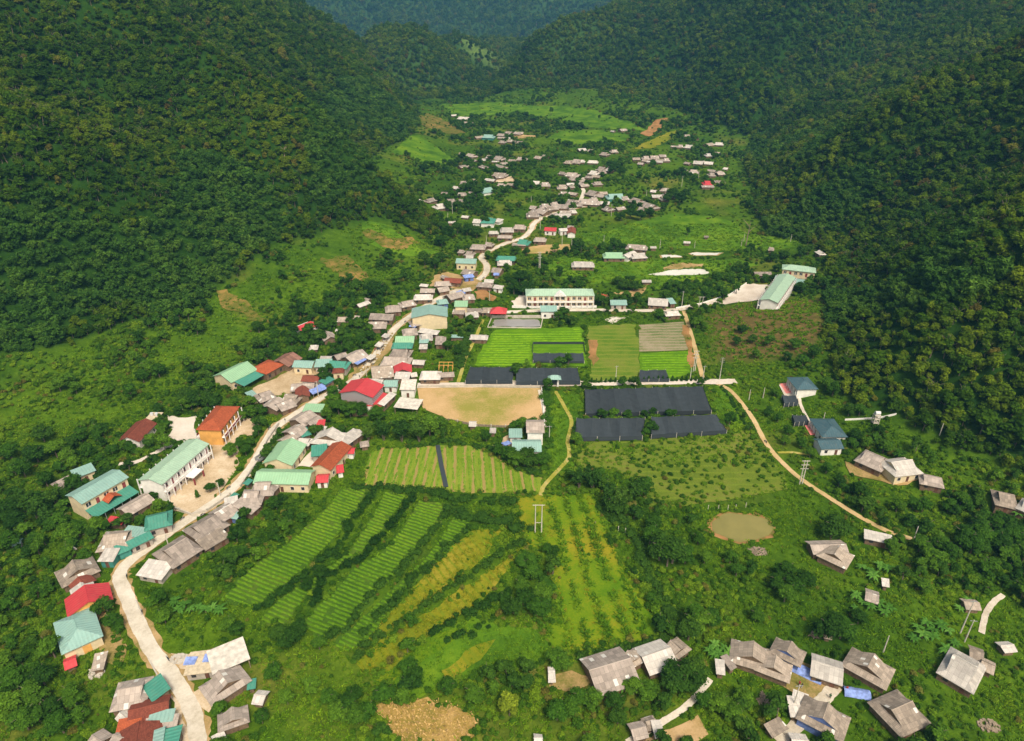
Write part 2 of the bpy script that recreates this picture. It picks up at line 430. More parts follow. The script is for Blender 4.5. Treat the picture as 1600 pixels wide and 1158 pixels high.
R = {'g': roof_panels("grey_fibre_roof", (0.315, 0.268, 0.235), 0.48, 0.035), 'G': roof_panels("brown_grey_shingle_roof", (0.30, 0.25, 0.205), 0.46, 0.05, (0.8, 1.2)),
     'w': roof_panels("pale_fibre_roof", (0.47, 0.44, 0.405), 0.34, 0.02), 't': roof_metal("teal_metal_roof", (0.06, 0.245, 0.185)), 'T': roof_metal("pale_teal_metal_roof", (0.235, 0.39, 0.35)),
     'm': roof_metal("mint_metal_roof", (0.26, 0.45, 0.28)), 'n': roof_metal("soft_mint_metal_roof", (0.33, 0.48, 0.36)), 'r': roof_metal("red_metal_roof", (0.50, 0.05, 0.06)), 'b': roof_panels("brown_tile_roof", (0.20, 0.055, 0.035), 0.45, 0.0, (0.35, 0.35)),
     'o': roof_panels("rust_red_tile_roof", (0.36, 0.085, 0.035), 0.40, 0.0, (0.35, 0.35)), 'k': roof_metal("slate_blue_metal_roof", (0.050, 0.105, 0.130)), 'B': plain("blue_tarp", (0.20, 0.28, 0.58), 0.3),
     'c': plain("pale_concrete_roof", (0.56, 0.52, 0.46), 0.22, 0.8), 'x': roof_panels("black_shade_net", (0.036, 0.046, 0.055), 0.38, 0.0, (3.2, 80.0)), 'y': plain("yellow_slab_roof", (0.5, 0.42, 0.30)),
     's': roof_panels("striped_brown_roof", (0.19, 0.10, 0.075), 0.6, 0.06, (1.3, 30.0))}
LOOK = {'g': "grey-roofed", 'G': "brownish grey-roofed", 'w': "pale-roofed", 't': "teal-roofed", 'T': "pale teal-roofed", 'm': "green-roofed", 'n': "mint-roofed", 'r': "red-roofed", 'b': "maroon-roofed",
        'o': "rust-red-roofed", 'k': "slate-roofed", 'B': "blue tarp-covered", 'c': "concrete-roofed", 'x': "black net-covered", 'y': "flat yellow-roofed", 's': "striped brown-roofed"}
W_ = {'wood': plain("weathered_timber_wall", (0.17, 0.115, 0.075), 0.35, 2.0), 'white': plain("whitewashed_wall", (0.72, 0.70, 0.66), 0.10, 0.5), 'cream': plain("cream_wall", (0.66, 0.55, 0.36), 0.10, 0.5),
      'orange': plain("orange_plaster_wall", (0.68, 0.36, 0.10), 0.12, 0.5), 'steel': None, 'grey': plain("bare_cement_wall", (0.38, 0.34, 0.30), 0.2, 0.9), 'yellow': plain("yellow_wall", (0.70, 0.45, 0.14), 0.1, 0.5),
      'teal': plain("teal_painted_wall", (0.05, 0.22, 0.19), 0.15), 'blue': plain("blue_painted_wall", (0.12, 0.18, 0.42), 0.2), 'pink': plain("pink_paved_terrace", (0.62, 0.20, 0.18), 0.15, 0.6), 'red': plain("red_painted_wood", (0.42, 0.06, 0.05), 0.2)}
def _steel():
    m, nt, b = new_mat("corrugated_steel_wall")
    tc = N(nt, "ShaderNodeTexCoord"); w = N(nt, "ShaderNodeTexWave", i_Scale=0.55, i_Distortion=0.6); nt.links.new(tc.outputs["Object"], w.inputs[0])
    w.bands_direction = 'DIAGONAL'
    r = ramp(nt, [(0.2, (0.20, 0.19, 0.20)), (0.8, (0.42, 0.40, 0.41))]); nt.links.new(w.outputs[0], r.inputs[0]); nt.links.new(r.outputs[0], b.inputs[0])
    return m
W_['steel'] = _steel()
M['door'] = plain("dark_wood_door", (0.13, 0.06, 0.04), 0.3)
M['glass'] = plain("dark_window_glass", (0.035, 0.035, 0.04), 0.3, 1.0, 0.3)
M['shutter'] = plain("maroon_window_shutter", (0.22, 0.045, 0.05), 0.25)
M['trim'] = plain("white_trim", (0.74, 0.72, 0.70), 0.06)
M['concrete'] = plain("concrete", (0.46, 0.42, 0.36), 0.15, 0.7)
M['pole'] = plain("pale_concrete_pole", (0.50, 0.47, 0.41), 0.1, 1.0)
M['metal'] = plain("dull_metal", (0.25, 0.26, 0.27), 0.2)
M['timber'] = plain("grey_timber", (0.24, 0.19, 0.14), 0.3, 2.0)
M['tank'] = plain("steel_water_tank", (0.55, 0.56, 0.58), 0.1, 1.0, 0.35)
# ------------------------------------------------------------------ ground: what covers it, and its mesh
def P(pts): return [tuple(cast(*p)[:2]) for p in pts]
CELL = 1.0
RX0, RY0, RNX, RNY = -330, 70, 760, 1090
_rx, _ry = np.meshgrid(RX0 + (np.arange(RNX) + .5) * CELL, RY0 + (np.arange(RNY) + .5) * CELL, indexing='ij')
occ = np.zeros((RNX, RNY), bool)          # nothing may grow here
lawn = np.zeros((RNX, RNY), bool)         # low growth only
def cells(poly, grow=0.0):
    xs = [p[0] for p in poly]; ys = [p[1] for p in poly]
    i0, i1 = int(max(0, min(xs) - grow - RX0 - 1)), int(min(RNX, max(xs) + grow - RX0 + 2))
    j0, j1 = int(max(0, min(ys) - grow - RY0 - 1)), int(min(RNY, max(ys) + grow - RY0 + 2))
    if i0 >= i1 or j0 >= j1: return None
    sx, sy = _rx[i0:i1, j0:j1], _ry[i0:i1, j0:j1]
    k = inside(poly, sx, sy)
    if grow > 0: k |= dist_line(poly, sx, sy, True) < grow
    return slice(i0, i1), slice(j0, j1), k
def mark(arr, poly, grow=0.0):
    c = cells(poly, grow)
    if c:
        k = c[2]
        if grow < 0: k = k & (dist_line(poly, _rx[c[0], c[1]], _ry[c[0], c[1]], True) > -grow)
        arr[c[0], c[1]] |= k
def mark_line(arr, pts, w):
    for a, b in zip(pts[:-1], pts[1:]):
        d = np.hypot(b[0] - a[0], b[1] - a[1]) + 1e-6
        nx, ny = -(b[1] - a[1]) / d * .1, (b[0] - a[0]) / d * .1
        mark(arr, [(a[0] - nx, a[1] - ny), (b[0] - nx, b[1] - ny), (b[0] + nx, b[1] + ny), (a[0] + nx, a[1] + ny)], w)
def at_mask(arr, x, y):
    i = np.clip(((x - RX0) / CELL).astype(int), 0, RNX - 1); j = np.clip(((y - RY0) / CELL).astype(int), 0, RNY - 1)
    ok = (x > RX0) & (x < RX0 + RNX) & (y > RY0) & (y < RY0 + RNY)
    return arr[i, j] & ok

def cover_mat(name, cols, scale=0.25, rows=None, rough=0.95, bump=0.4):
    """ground cover: three tones mixed by two noises in metres; rows=(angle, pitch, tone, width) adds planted rows"""
    m, nt, b = new_mat(name)
    tc = N(nt, "ShaderNodeTexCoord"); v = tc.outputs["Object"]
    a = noise(nt, scale, 5, 0.65, v); c = noise(nt, 1.7, 4, 0.7, v)
    k = math_n(nt, 'ADD', math_n(nt, 'MULTIPLY', a, 0.65), math_n(nt, 'MULTIPLY', c, 0.35))
    k = math_n(nt, 'ADD', k, math_n(nt, 'MULTIPLY', math_n(nt, 'SUBTRACT', noise(nt, 0.035, 3, 0.6, v), 0.5), 0.5))
    r = ramp(nt, [(0.34, cols[0]), (0.50, cols[1]), (0.66, cols[2])]); nt.links.new(k, r.inputs[0])
    col = r.outputs[0]
    if rows:
        ang, pitch, tone, width = rows
        sp = N(nt, "ShaderNodeSeparateXYZ"); nt.links.new(v, sp.inputs[0])
        u = math_n(nt, 'ADD', math_n(nt, 'MULTIPLY', sp.outputs[0], math.cos(ang)), math_n(nt, 'MULTIPLY', sp.outputs[1], math.sin(ang)))
        u = math_n(nt, 'ADD', u, math_n(nt, 'MULTIPLY', noise(nt, 0.12, 2, 0.5, v), pitch * 0.7))
        s = math_n(nt, 'SINE', math_n(nt, 'MULTIPLY', u, 2 * math.pi / pitch), None)
        s = math_n(nt, 'ADD', s, math_n(nt, 'MULTIPLY', math_n(nt, 'SUBTRACT', c, 0.5), 2.2))
        g = N(nt, "ShaderNodeMapRange"); g.inputs[1].default_value = 1 - 2 * width; g.inputs[2].default_value = 1 - 2 * width + 0.5; nt.links.new(s, g.inputs[0])
        col = mix_n(nt, g.outputs[0], col, tone)
    nt.links.new(col, b.inputs[0]); b.inputs["Roughness"].default_value = rough; b.inputs["Specular IOR Level"].default_value = 0.0
    bp = N(nt, "ShaderNodeBump", i_Strength=bump, i_Distance=0.3); nt.links.new(c, bp.inputs["Height"]); nt.links.new(bp.outputs[0], b.inputs["Normal"])
    return m
def drape(name, poly, mat, up=0.12, step=3.0, kind="structure"):
    """a sheet laid over the land inside a polygon (world x, y)"""
    xs = [p[0] for p in poly]; ys = [p[1] for p in poly]
    pts = []; edges = []
    n = len(poly)
    for i in range(n):
        a, b = Vector(poly[i]), Vector(poly[(i + 1) % n])
        k = max(1, int((b - a).length / step))
        for q in range(k): pts.append(a.lerp(b, q / k))
    wob = 2.6 if name == 'slope_field' else 1.2 if 'field' in name or name in ('pond', 'pond_bank', 'meadow', 'soil_patch', 'yard', 'orchard_ground', 'grass_strip') else 0.0
    if wob: pts = [p + Vector((float(vnoise(np.array(p.x), np.array(p.y), 3.1, 2)), float(vnoise(np.array(p.x), np.array(p.y), 3.1, 7)))) * wob for p in pts]
    nb = len(pts); edges = [(i, (i + 1) % nb) for i in range(nb)]
    gx, gy = np.meshgrid(np.arange(min(xs), max(xs), step), np.arange(min(ys), max(ys), step))
    gx, gy = gx.ravel(), gy.ravel()
    k = inside(poly, gx, gy) & (dist_line(poly, gx, gy, True) > step * .4)
    pts += [Vector((float(a), float(b))) for a, b in zip(gx[k], gy[k])]
    v, e, f, *_ = delaunay_2d_cdt(pts, edges, [], 1, 0.001)
    z = hz(np.array([p[0] for p in v]), np.array([p[1] for p in v])) + up
    o = mesh_obj(name, [(p[0], p[1], float(q)) for p, q in zip(v, z)], [tuple(t) for t in f], mat)
    for p in o.data.polygons:
        if p.normal.z < 0: o.data.flip_normals(); break
    return tag(o, kind=kind)
def smooth_line(pts, n=6):
    """Catmull-Rom through world points"""
    P_ = [Vector(p) for p in pts]; P_ = [P_[0] * 2 - P_[1]] + P_ + [P_[-1] * 2 - P_[-2]]
    out = []
    for i in range(1, len(P_) - 2):
        a, b, c, d = P_[i - 1:i + 3]
        for k in range(n):
            t = k / n
            out.append(0.5 * ((2 * b) + (c - a) * t + (2 * a - 5 * b + 4 * c - d) * t * t + (3 * b - a - 3 * c + d) * t ** 3))
    return out + [P_[-2]]
def ribbon(name, px_pts, w, mat, up=0.2, wob=0.1, occ_w=None, world=None):
    line = smooth_line(world or [tuple(cast(*p)[:2]) for p in px_pts], 7)
    mark_line(occ, [tuple(p) for p in line], occ_w if occ_w is not None else w / 2 + 0.6)
    v, f, uv = [], [], []
    cols = 5
    for i, p in enumerate(line):
        d = (line[min(i + 1, len(line) - 1)] - line[max(i - 1, 0)]).normalized(); nrm = Vector((-d.y, d.x))
        for k in range(cols):
            s = (k / (cols - 1) - .5) * w
            if k in (0, cols - 1): s *= 1 + random.uniform(-wob, wob)
            q = p + nrm * s
            v.append((q.x, q.y, float(hz(q.x, q.y)) + up))
        if i:
            o = (i - 1) * cols
            for k in range(cols - 1): f.append((o + k, o + k + 1, o + cols + k + 1, o + cols + k))
    ob = mesh_obj(name, v, f, mat)
    if ob.data.polygons[0].normal.z < 0: ob.data.flip_normals()
    return tag(ob, kind="structure"), line

# --- sheets: fields, yards, water (polygons read in photo pixels, laid on the land)
G = {
 'paddy': cover_mat("paddy_cover", ((0.060, 0.14, 0.006), (0.095, 0.21, 0.008), (0.14, 0.26, 0.010)), 0.10, (1.57, 3.2, (0.07, 0.17, 0.01), 0.25)),
 'meadow': cover_mat("meadow_cover", ((0.038, 0.095, 0.008), (0.075, 0.165, 0.009), (0.13, 0.22, 0.012)), 0.07),
 'beds': cover_mat("vegetable_bed_cover", ((0.10, 0.17, 0.012), (0.15, 0.22, 0.02), (0.20, 0.25, 0.03)), 0.10, (0.05, 3.4, (0.27, 0.21, 0.07), 0.40)),
 'yellow': cover_mat("yellow_crop_cover", ((0.12, 0.16, 0.008), (0.19, 0.195, 0.012), (0.28, 0.235, 0.03)), 0.12, (0.6, 2.4, (0.14, 0.18, 0.012), 0.30)),
 'ygreen': cover_mat("yellow_green_cover", ((0.060, 0.145, 0.006), (0.115, 0.19, 0.007), (0.23, 0.21, 0.014)), 0.09, None),
 'tea': cover_mat("terrace_soil_cover", ((0.038, 0.085, 0.010), (0.055, 0.115, 0.012), (0.085, 0.13, 0.018)), 0.10),
 'orchard': cover_mat("orchard_cover", ((0.07, 0.12, 0.012), (0.11, 0.155, 0.018), (0.17, 0.17, 0.04)), 0.06, (1.57, 3.5, (0.13, 0.18, 0.02), 0.25)),
 'mixed': cover_mat("mixed_crop_cover", ((0.06, 0.14, 0.012), (0.12, 0.18, 0.02), (0.20, 0.18, 0.05)), 0.08, (1.57, 4.0, (0.16, 0.20, 0.03), 0.30)),
 'greyplot': cover_mat("grey_weedy_plot_cover", ((0.11, 0.15, 0.05), (0.20, 0.20, 0.10), (0.32, 0.27, 0.19)), 0.15, (1.57, 3.0, (0.30, 0.24, 0.17), 0.30)),
 'stubble': cover_mat("maize_stubble_cover", ((0.12, 0.13, 0.02), (0.27, 0.19, 0.05), (0.40, 0.27, 0.10)), 0.3, None),
 'soil': cover_mat("bare_soil_cover", ((0.14, 0.14, 0.03), (0.33, 0.23, 0.10), (0.46, 0.32, 0.17)), 0.14),
 'redsoil': cover_mat("red_soil_cover", ((0.12, 0.12, 0.03), (0.28, 0.15, 0.06), (0.38, 0.21, 0.09)), 0.14),
 'slope_soil': cover_mat("slope_soil_cover", ((0.05, 0.10, 0.010), (0.13, 0.12, 0.025), (0.30, 0.185, 0.06)), 0.16),
 'sand': cover_mat("sandy_ground_cover", ((0.24, 0.23, 0.05), (0.44, 0.30, 0.14), (0.54, 0.37, 0.20)), 0.06),
 'yard': cover_mat("pale_yard_cover", ((0.34, 0.25, 0.14), (0.50, 0.39, 0.26), (0.64, 0.54, 0.41)), 0.10),
 'court': cover_mat("concrete_court_cover", ((0.46, 0.39, 0.32), (0.58, 0.52, 0.45), (0.66, 0.61, 0.55)), 0.10),
 'road': cover_mat("pale_concrete_road", ((0.40, 0.35, 0.27), (0.54, 0.49, 0.41), (0.64, 0.60, 0.52)), 0.25),
 'dirt': cover_mat("dirt_track_cover", ((0.30, 0.24, 0.10), (0.46, 0.33, 0.16), (0.55, 0.42, 0.24)), 0.15),
 'foot': cover_mat("footpath_cover", ((0.22, 0.24, 0.03), (0.30, 0.28, 0.05), (0.42, 0.36, 0.14)), 0.2),
}
def water_mat(name, c, c2):
    m, nt, b = new_mat(name)
    nt.links.new(ramp_of(nt, 0.08, c, c2), b.inputs[0]); b.inputs["Roughness"].default_value = 0.12; b.inputs["Specular IOR Level"].default_value = 0.5
    tc = N(nt, "ShaderNodeTexCoord"); bp = N(nt, "ShaderNodeBump", i_Strength=0.08, i_Distance=0.1); nt.links.new(noise(nt, 1.5, 3, 0.6, tc.outputs["Object"]), bp.inputs["Height"]); nt.links.new(bp.outputs[0], b.inputs["Normal"])
    return m
G['pond'] = water_mat("muddy_water", (0.155, 0.145, 0.040), (0.22, 0.195, 0.058)); G['pool'] = water_mat("milky_water", (0.60, 0.58, 0.50), (0.72, 0.70, 0.62)); G['dark_pool'] = water_mat("grey_water", (0.24, 0.23, 0.22), (0.32, 0.31, 0.30))

TEA = [  # green terrace strips between the hedges
 [(535, 765), (578, 762), (560, 795), (522, 845), (470, 895), (405, 950), (345, 938), (385, 892), (450, 848), (500, 805)],
 [(600, 770), (640, 768), (610, 815), (568, 862), (520, 893), (478, 935), (450, 975), (400, 975), (430, 940), (500, 895), (548, 860), (580, 810)],
 [(655, 782), (705, 790), (672, 845), (632, 890), (590, 925), (540, 985), (495, 1000), (470, 975), (510, 935), (550, 890), (600, 862), (632, 820)],
 [(715, 795), (745, 800), (708, 860), (655, 905), (610, 955), (588, 990), (548, 1018), (520, 1010), (570, 960), (630, 905), (672, 865)]]
SHEETS = [
 ('crop_field', 'beds', [(583, 702), (640, 699), (685, 697), (745, 698), (770, 712), (800, 732), (835, 742), (850, 748), (842, 773), (780, 771), (720, 770), (690, 768), (620, 762), (567, 757), (572, 725)], 0.14, 'l'),
 ('yellow_field', 'yellow', [(740, 827), (785, 826), (768, 840), (764, 866), (737, 888), (711, 910), (685, 928), (660, 943), (642, 958), (617, 978), (588, 1000), (575, 996), (610, 955), (642, 922), (672, 892), (700, 865)], 0.14, 'l'),
 ('yellow_field', 'yellow', [(822, 847), (838, 840), (812, 866), (784, 904), (756, 942), (722, 964), (688, 980), (662, 1002), (612, 1042), (567, 1056), (562, 1037), (585, 1015), (630, 980), (685, 947), (735, 912), (777, 882)], 0.14, 'l'),
 ('crop_field', 'ygreen', [(800, 776), (870, 772), (940, 768), (948, 830), (975, 880), (1005, 930), (1050, 985), (1000, 1003), (930, 1012), (870, 1018), (848, 985), (862, 960), (858, 900), (850, 872), (822, 850)], 0.12, 'l'),
 ('crop_field', 'meadow', [(672, 992), (740, 966), (800, 978), (845, 985), (862, 1010), (850, 1040), (780, 1045), (720, 1062), (650, 1088), (600, 1078), (580, 1062), (615, 1040)], 0.12, 'l'),
 ('crop_field', 'ygreen', [(598, 1040), (640, 1012), (690, 990), (730, 975), (740, 990), (700, 1012), (650, 1040), (610, 1068), (580, 1062)], 0.12, 'l'),
 ('crop_field', 'yellow', [(690, 1052), (712, 1030), (745, 1008), (768, 1002), (760, 1020), (735, 1042), (700, 1066)], 0.12, 'l'),
 ('crop_field', 'meadow', [(770, 1010), (800, 985), (840, 1000), (862, 1022), (840, 1038), (790, 1040), (740, 1055), (745, 1035)], 0.12, 'l'),
 ('orchard_ground', 'orchard', [(900, 686), (1010, 684), (1140, 680), (1160, 660), (1185, 690), (1222, 735), (1228, 765), (1120, 785), (1010, 795), (1000, 755), (960, 735), (900, 730)], 0.12, 'l'),
 ('grass_strip', 'meadow', [(858, 612), (910, 612), (912, 650), (895, 685), (898, 725), (880, 742), (858, 735), (856, 650)], 0.12, 'l'),
 ('grass_strip', 'meadow', [(1118, 602), (1125, 600), (1160, 640), (1178, 672), (1140, 678), (1112, 640)], 0.12, 'l'),
 ('paddy_field', 'paddy', [(772, 515), (850, 513), (908, 511), (914, 536), (916, 572), (800, 573), (738, 572), (752, 545)], 0.12, 'o'),
 ('crop_field', 'mixed', [(918, 510), (993, 506), (997, 540), (1000, 592), (925, 597), (920, 560)], 0.12, 'o'),
 ('weedy_plot', 'greyplot', [(998, 508), (1068, 503), (1076, 547), (999, 550)], 0.12, 'o'),
 ('paddy_field', 'paddy', [(999, 552), (1076, 549), (1082, 584), (1050, 592), (1000, 592)], 0.12, 'o'),
 ('meadow', 'meadow', [(893, 366), (950, 362), (1000, 345), (1050, 334), (1110, 338), (1150, 348), (1160, 362), (1250, 372), (1262, 382), (1200, 392), (1120, 392), (1040, 388), (960, 384), (900, 388)], 0.15, 'l'),
 ('meadow', 'meadow', [(880, 400), (940, 408), (1010, 405), (1060, 408), (1150, 405), (1190, 415), (1140, 422), (1105, 440), (1010, 455), (980, 440), (930, 445), (870, 440), (840, 425)], 0.15, 'l'),
 ('meadow', 'meadow', [(690, 163), (780, 160), (870, 166), (930, 172), (990, 192), (1010, 205), (930, 200), (860, 188), (790, 178), (720, 186), (702, 176)], 0.25, 'l'),
 ('meadow', 'meadow', [(870, 205), (930, 203), (990, 212), (980, 222), (900, 228), (858, 216)], 0.25, 'l'),
 ('slope_field', 'slope_soil', [(640, 181), (668, 177), (690, 186), (728, 208), (700, 210), (668, 200)], 0.35, 'l'),
 ('slope_field', 'meadow', [(640, 212), (655, 212), (712, 250), (700, 256), (668, 262), (640, 245), (612, 240)], 0.35, 'l'),
 ('slope_field', 'slope_soil', [(338, 455), (352, 450), (372, 468), (400, 485), (424, 504), (402, 507), (370, 490), (345, 475)], 0.3, 'o'),
 ('slope_field', 'slope_soil', [(502, 408), (540, 398), (562, 415), (578, 436), (560, 447), (540, 440), (520, 425)], 0.3, 'o'),
 ('slope_field', 'slope_soil', [(562, 364), (580, 358), (610, 372), (648, 370), (652, 382), (622, 392), (602, 385), (580, 378)], 0.3, 'o'),
 ('slope_field', 'meadow', [(560, 345), (600, 350), (655, 388), (690, 395), (660, 402), (620, 398), (580, 385)], 0.22, 'l'),
 ('slope_field', 'redsoil', [(1000, 209), (1022, 188), (1046, 184), (1034, 198), (1014, 214)], 0.3, 'o'),
 ('slope_field', 'yellow', [(1010, 222), (1040, 208), (1064, 203), (1050, 216), (1020, 232), (985, 234)], 0.3, 'l'),
 ('slope_field', 'soil', [(1190, 498), (1240, 476), (1262, 486), (1210, 510), (1160, 520)], 0.02, 'n'),
 ('soil_patch', 'stubble', [(583, 1105), (605, 1098), (650, 1092), (700, 1098), (742, 1118), (748, 1135), (728, 1165), (620, 1165), (605, 1140), (590, 1128)], 0.14, 'o'),
 ('sports_ground', 'sand', [(652, 607), (745, 606), (846, 607), (850, 660), (790, 666), (740, 664), (700, 656), (688, 650), (662, 640), (655, 625)], 0.16, 'o'),
 ('sports_ground', 'sand', [(814, 388), (850, 383), (890, 382), (893, 392), (860, 396), (818, 397)], 0.2, 'o'),
 ('yard', 'soil', [(680, 430), (700, 425), (755, 440), (740, 455), (700, 450), (672, 448)], 0.2, 'o'),
 ('soil_patch', 'redsoil', [(742, 455), (756, 452), (776, 466), (770, 471), (745, 468)], 0.2, 'o'),
 ('yard', 'yard', [(266, 800), (262, 780), (320, 712), (352, 668), (372, 680), (370, 725), (352, 760), (322, 790), (300, 800)], 0.16, 'o'),
 ('yard', 'yard', [(356, 684), (372, 655), (410, 656), (398, 680)], 0.16, 'o'),
 ('yard', 'court', [(262, 651), (306, 651), (304, 672), (318, 690), (290, 700), (262, 702), (255, 695), (268, 672)], 0.16, 'o'),
 ('yard', 'yard', [(378, 626), (396, 606), (432, 590), (462, 574), (502, 580), (500, 600), (470, 612), (430, 622), (395, 632)], 0.16, 'o'),
 ('yard', 'court', [(462, 731), (492, 702), (522, 704), (500, 733)], 0.16, 'o'),
 ('yard', 'court', [(800, 470), (812, 462), (925, 462), (930, 478), (862, 481), (802, 481)], 0.2, 'o'),
 ('yard', 'court', [(1092, 479), (1130, 470), (1162, 444), (1202, 445), (1190, 468), (1150, 474)], 0.2, 'o'),
 ('yard', 'soil', [(1318, 722), (1345, 728), (1400, 740), (1440, 752), (1420, 760), (1360, 752), (1325, 742)], 0.3, 'o'),
 ('yard', 'soil', [(1222, 1045), (1250, 1035), (1290, 1048), (1316, 1072), (1290, 1100), (1250, 1095), (1222, 1075)], 0.14, 'o'),
 ('yard', 'soil', [(866, 1052), (895, 1045), (925, 1060), (915, 1072), (880, 1080), (862, 1070)], 0.14, 'o'),
 ('yard', 'soil', [(1060, 1128), (1095, 1120), (1110, 1150), (1080, 1165), (985, 1165)], 0.14, 'o'),
 ('yard', 'soil', [(142, 960), (165, 955), (180, 975), (195, 1010), (192, 1040), (160, 1030), (140, 1000)], 0.14, 'l'),
 ('yard', 'yard', [(262, 1022), (285, 1028), (305, 1020), (330, 1032), (300, 1052), (282, 1050)], 0.14, 'o'),
 ('yard', 'yard', [(300, 1082), (318, 1072), (340, 1096), (328, 1112)], 0.14, 'o'),
 ('yard', 'yard', [(262, 1085), (276, 1100), (300, 1150), (300, 1165), (282, 1165), (272, 1120)], 0.14, 'o'),
 ('yard', 'yard', [(786, 684), (800, 676), (812, 690), (800, 704), (786, 700)], 0.16, 'o'),
 ('yard', 'soil', [(655, 588), (695, 583), (702, 592), (700, 600), (657, 600)], 0.16, 'o'),
 ('yard', 'soil', [(578, 565), (600, 528), (612, 520), (616, 540), (590, 575), (560, 585), (545, 590), (560, 570)], 0.16, 'o'),
 ('yard', 'yard', [(770, 279), (800, 276), (805, 284), (775, 286)], 0.25, 'o'),
 ('yard', 'soil', [(800, 210), (838, 212), (836, 216), (805, 217)], 0.25, 'o'),
 ('pond', 'pond', [(1111, 825), (1114, 815), (1128, 806), (1150, 802), (1175, 804), (1196, 813), (1207, 824), (1203, 836), (1185, 844), (1158, 846), (1130, 843), (1114, 834)], 0.10, 'o'),
 ('pond', 'dark_pool', [(773, 499), (842, 499), (844, 511), (768, 511)], 0.12, 'o'),
 ('pond', 'pool', [(1015, 430), (1040, 424), (1056, 422), (1100, 421), (1107, 427), (1085, 431), (1050, 431)], 0.15, 'o'),
 ('pond', 'pool', [(1032, 399), (1066, 400), (1066, 402), (1033, 403)], 0.15, 'o'),
 ('pond', 'pool', [(1076, 397), (1090, 395), (1128, 396), (1120, 399), (1088, 400)], 0.15, 'o'),
 ('soil_patch', 'court', [(945, 500), (960, 496), (980, 495), (962, 503), (955, 507)], 0.15, 'o'),
 ('soil_patch', 'redsoil', [(921, 532), (932, 532), (934, 560), (925, 572), (920, 560)], 0.17, 'o'),
 ('soil_patch', 'redsoil', [(1064, 508), (1074, 508), (1088, 570), (1078, 575)], 0.17, 'o'),
 ('soil_patch', 'soil', [(1035, 420), (1060, 411), (1100, 413), (1098, 417), (1040, 423)], 0.18, 'o'),
 ('soil_patch', 'soil', [(940, 460), (1000, 452), (1015, 440), (1002, 462), (955, 468)], 0.18, 'o'),
 ('terrace', 'court', [(1217, 602), (1232, 598), (1243, 618), (1226, 620)], 0.2, 'o'),
]
PINK = [[(1218, 600), (1233, 599), (1242, 615), (1228, 616)], [(1256, 664), (1272, 662), (1282, 680), (1266, 681)]]
sheets = {}
for q, (nm, mt, poly, up, mode) in enumerate(SHEETS):
    wp = P(poly)
    if mode == 'o' and nm == 'slope_field': mark(lawn, wp, -1.0)
    elif mode == 'o': mark(occ, wp, 0.3 if nm not in ('soil_patch',) else -1.2)
    if mode in 'l': mark(lawn, wp, -1.2)
    if mode == 'n': continue
    if nm == 'pond' and mt != 'dark_pool':
        cx_, cy_ = sum(p[0] for p in wp) / len(wp), sum(p[1] for p in wp) / len(wp)
        drape('pond_bank', [(cx_ + (a - cx_) * (1 + 1.6 / (abs(a - cx_) + 4)), cy_ + (b - cy_) * (1 + 1.6 / (abs(b - cy_) + 4))) for a, b in wp], G['redsoil'] if mt == 'pond' else G['soil'], up - .03, 2.5)
    drape(nm, wp, G[mt], up + 0.0012 * q, 2.5 if wp[0][1] < 420 else 5.0)
for poly in PINK:
    wp = P(poly); mark(occ, wp, 0.3); drape('terrace', wp, W_['pink'], 0.32, 2.0)

# --- roads and paths
MAIN = [(314, 1190), (310, 1158), (300, 1110), (272, 1060), (240, 1020), (214, 970), (197, 930), (187, 902), (200, 880), (240, 850), (290, 815), (340, 783), (370, 758), (395, 728), (412, 698), (432, 668), (462, 648), (502, 622),
        (545, 600), (575, 572), (596, 543), (617, 514), (648, 490), (690, 465), (730, 447), (757, 430), (760, 414), (752, 403), (765, 392), (792, 380), (817, 372), (829, 360), (834, 350), (850, 339), (878, 331), (905, 324), (935, 320)]
ribbon('road_verge', MAIN, 5.4, G['soil'], 0.17, 0.28, 3.2)
_, main_line = ribbon('road', MAIN, 3.7, G['road'], 0.22, 0.08, 3.6)
_, _l = ribbon('road', [(905, 285), (913, 278), (908, 290), (912, 300), (905, 318)], 3.0, G['road'], 0.25)
_, wall_line = ribbon('paved_path', [(652, 603), (740, 602), (830, 601), (905, 600), (1000, 598), (1118, 597), (1150, 596)], 4.2, G['court'], 0.22)
_, track_line = ribbon('dirt_track', [(1118, 599), (1140, 610), (1160, 632), (1178, 658), (1195, 690), (1215, 716), (1250, 748), (1295, 778), (1340, 806), (1385, 830), (1425, 843)], 1.9, G['dirt'], 0.22)
ribbon('paved_path', [(712, 487), (760, 489), (800, 488), (862, 485), (940, 485), (1010, 486), (1060, 484), (1095, 477), (1125, 471)], 3.4, G['road'], 0.23)
ribbon('footpath', [(1068, 486), (1076, 510), (1086, 545), (1098, 592)], 2.0, G['dirt'], 0.24)
ribbon('footpath', [(755, 500), (742, 530), (728, 560), (716, 598)], 1.6, G['foot'], 0.24)
ribbon('footpath', [(868, 612), (884, 640), (893, 660), (887, 690), (889, 715), (868, 740), (850, 760), (845, 775)], 1.5, G['foot'], 0.3)
ribbon('footpath', [(1567, 930), (1552, 942), (1540, 960), (1533, 990)], 1.5, G['road'], 0.24)
ribbon('footpath', [(1306, 1072), (1285, 1095), (1255, 1125), (1215, 1160)], 3.0, G['road'], 0.24)
ribbon('footpath', [(1110, 1062), (1085, 1092), (1062, 1112), (1020, 1138), (980, 1162)], 1.6, G['road'], 0.24)
ribbon('footpath', [(186, 726), (215, 722), (245, 707), (262, 697)], 2.2, G['court'], 0.24)
ribbon('footpath', [(780, 243), (792, 250), (800, 258), (795, 262)], 2.2, G['road'], 0.3)
ribbon('footpath', [(1248, 620), (1252, 636), (1262, 655), (1268, 668)], 1.2, G['court'], 0.26)
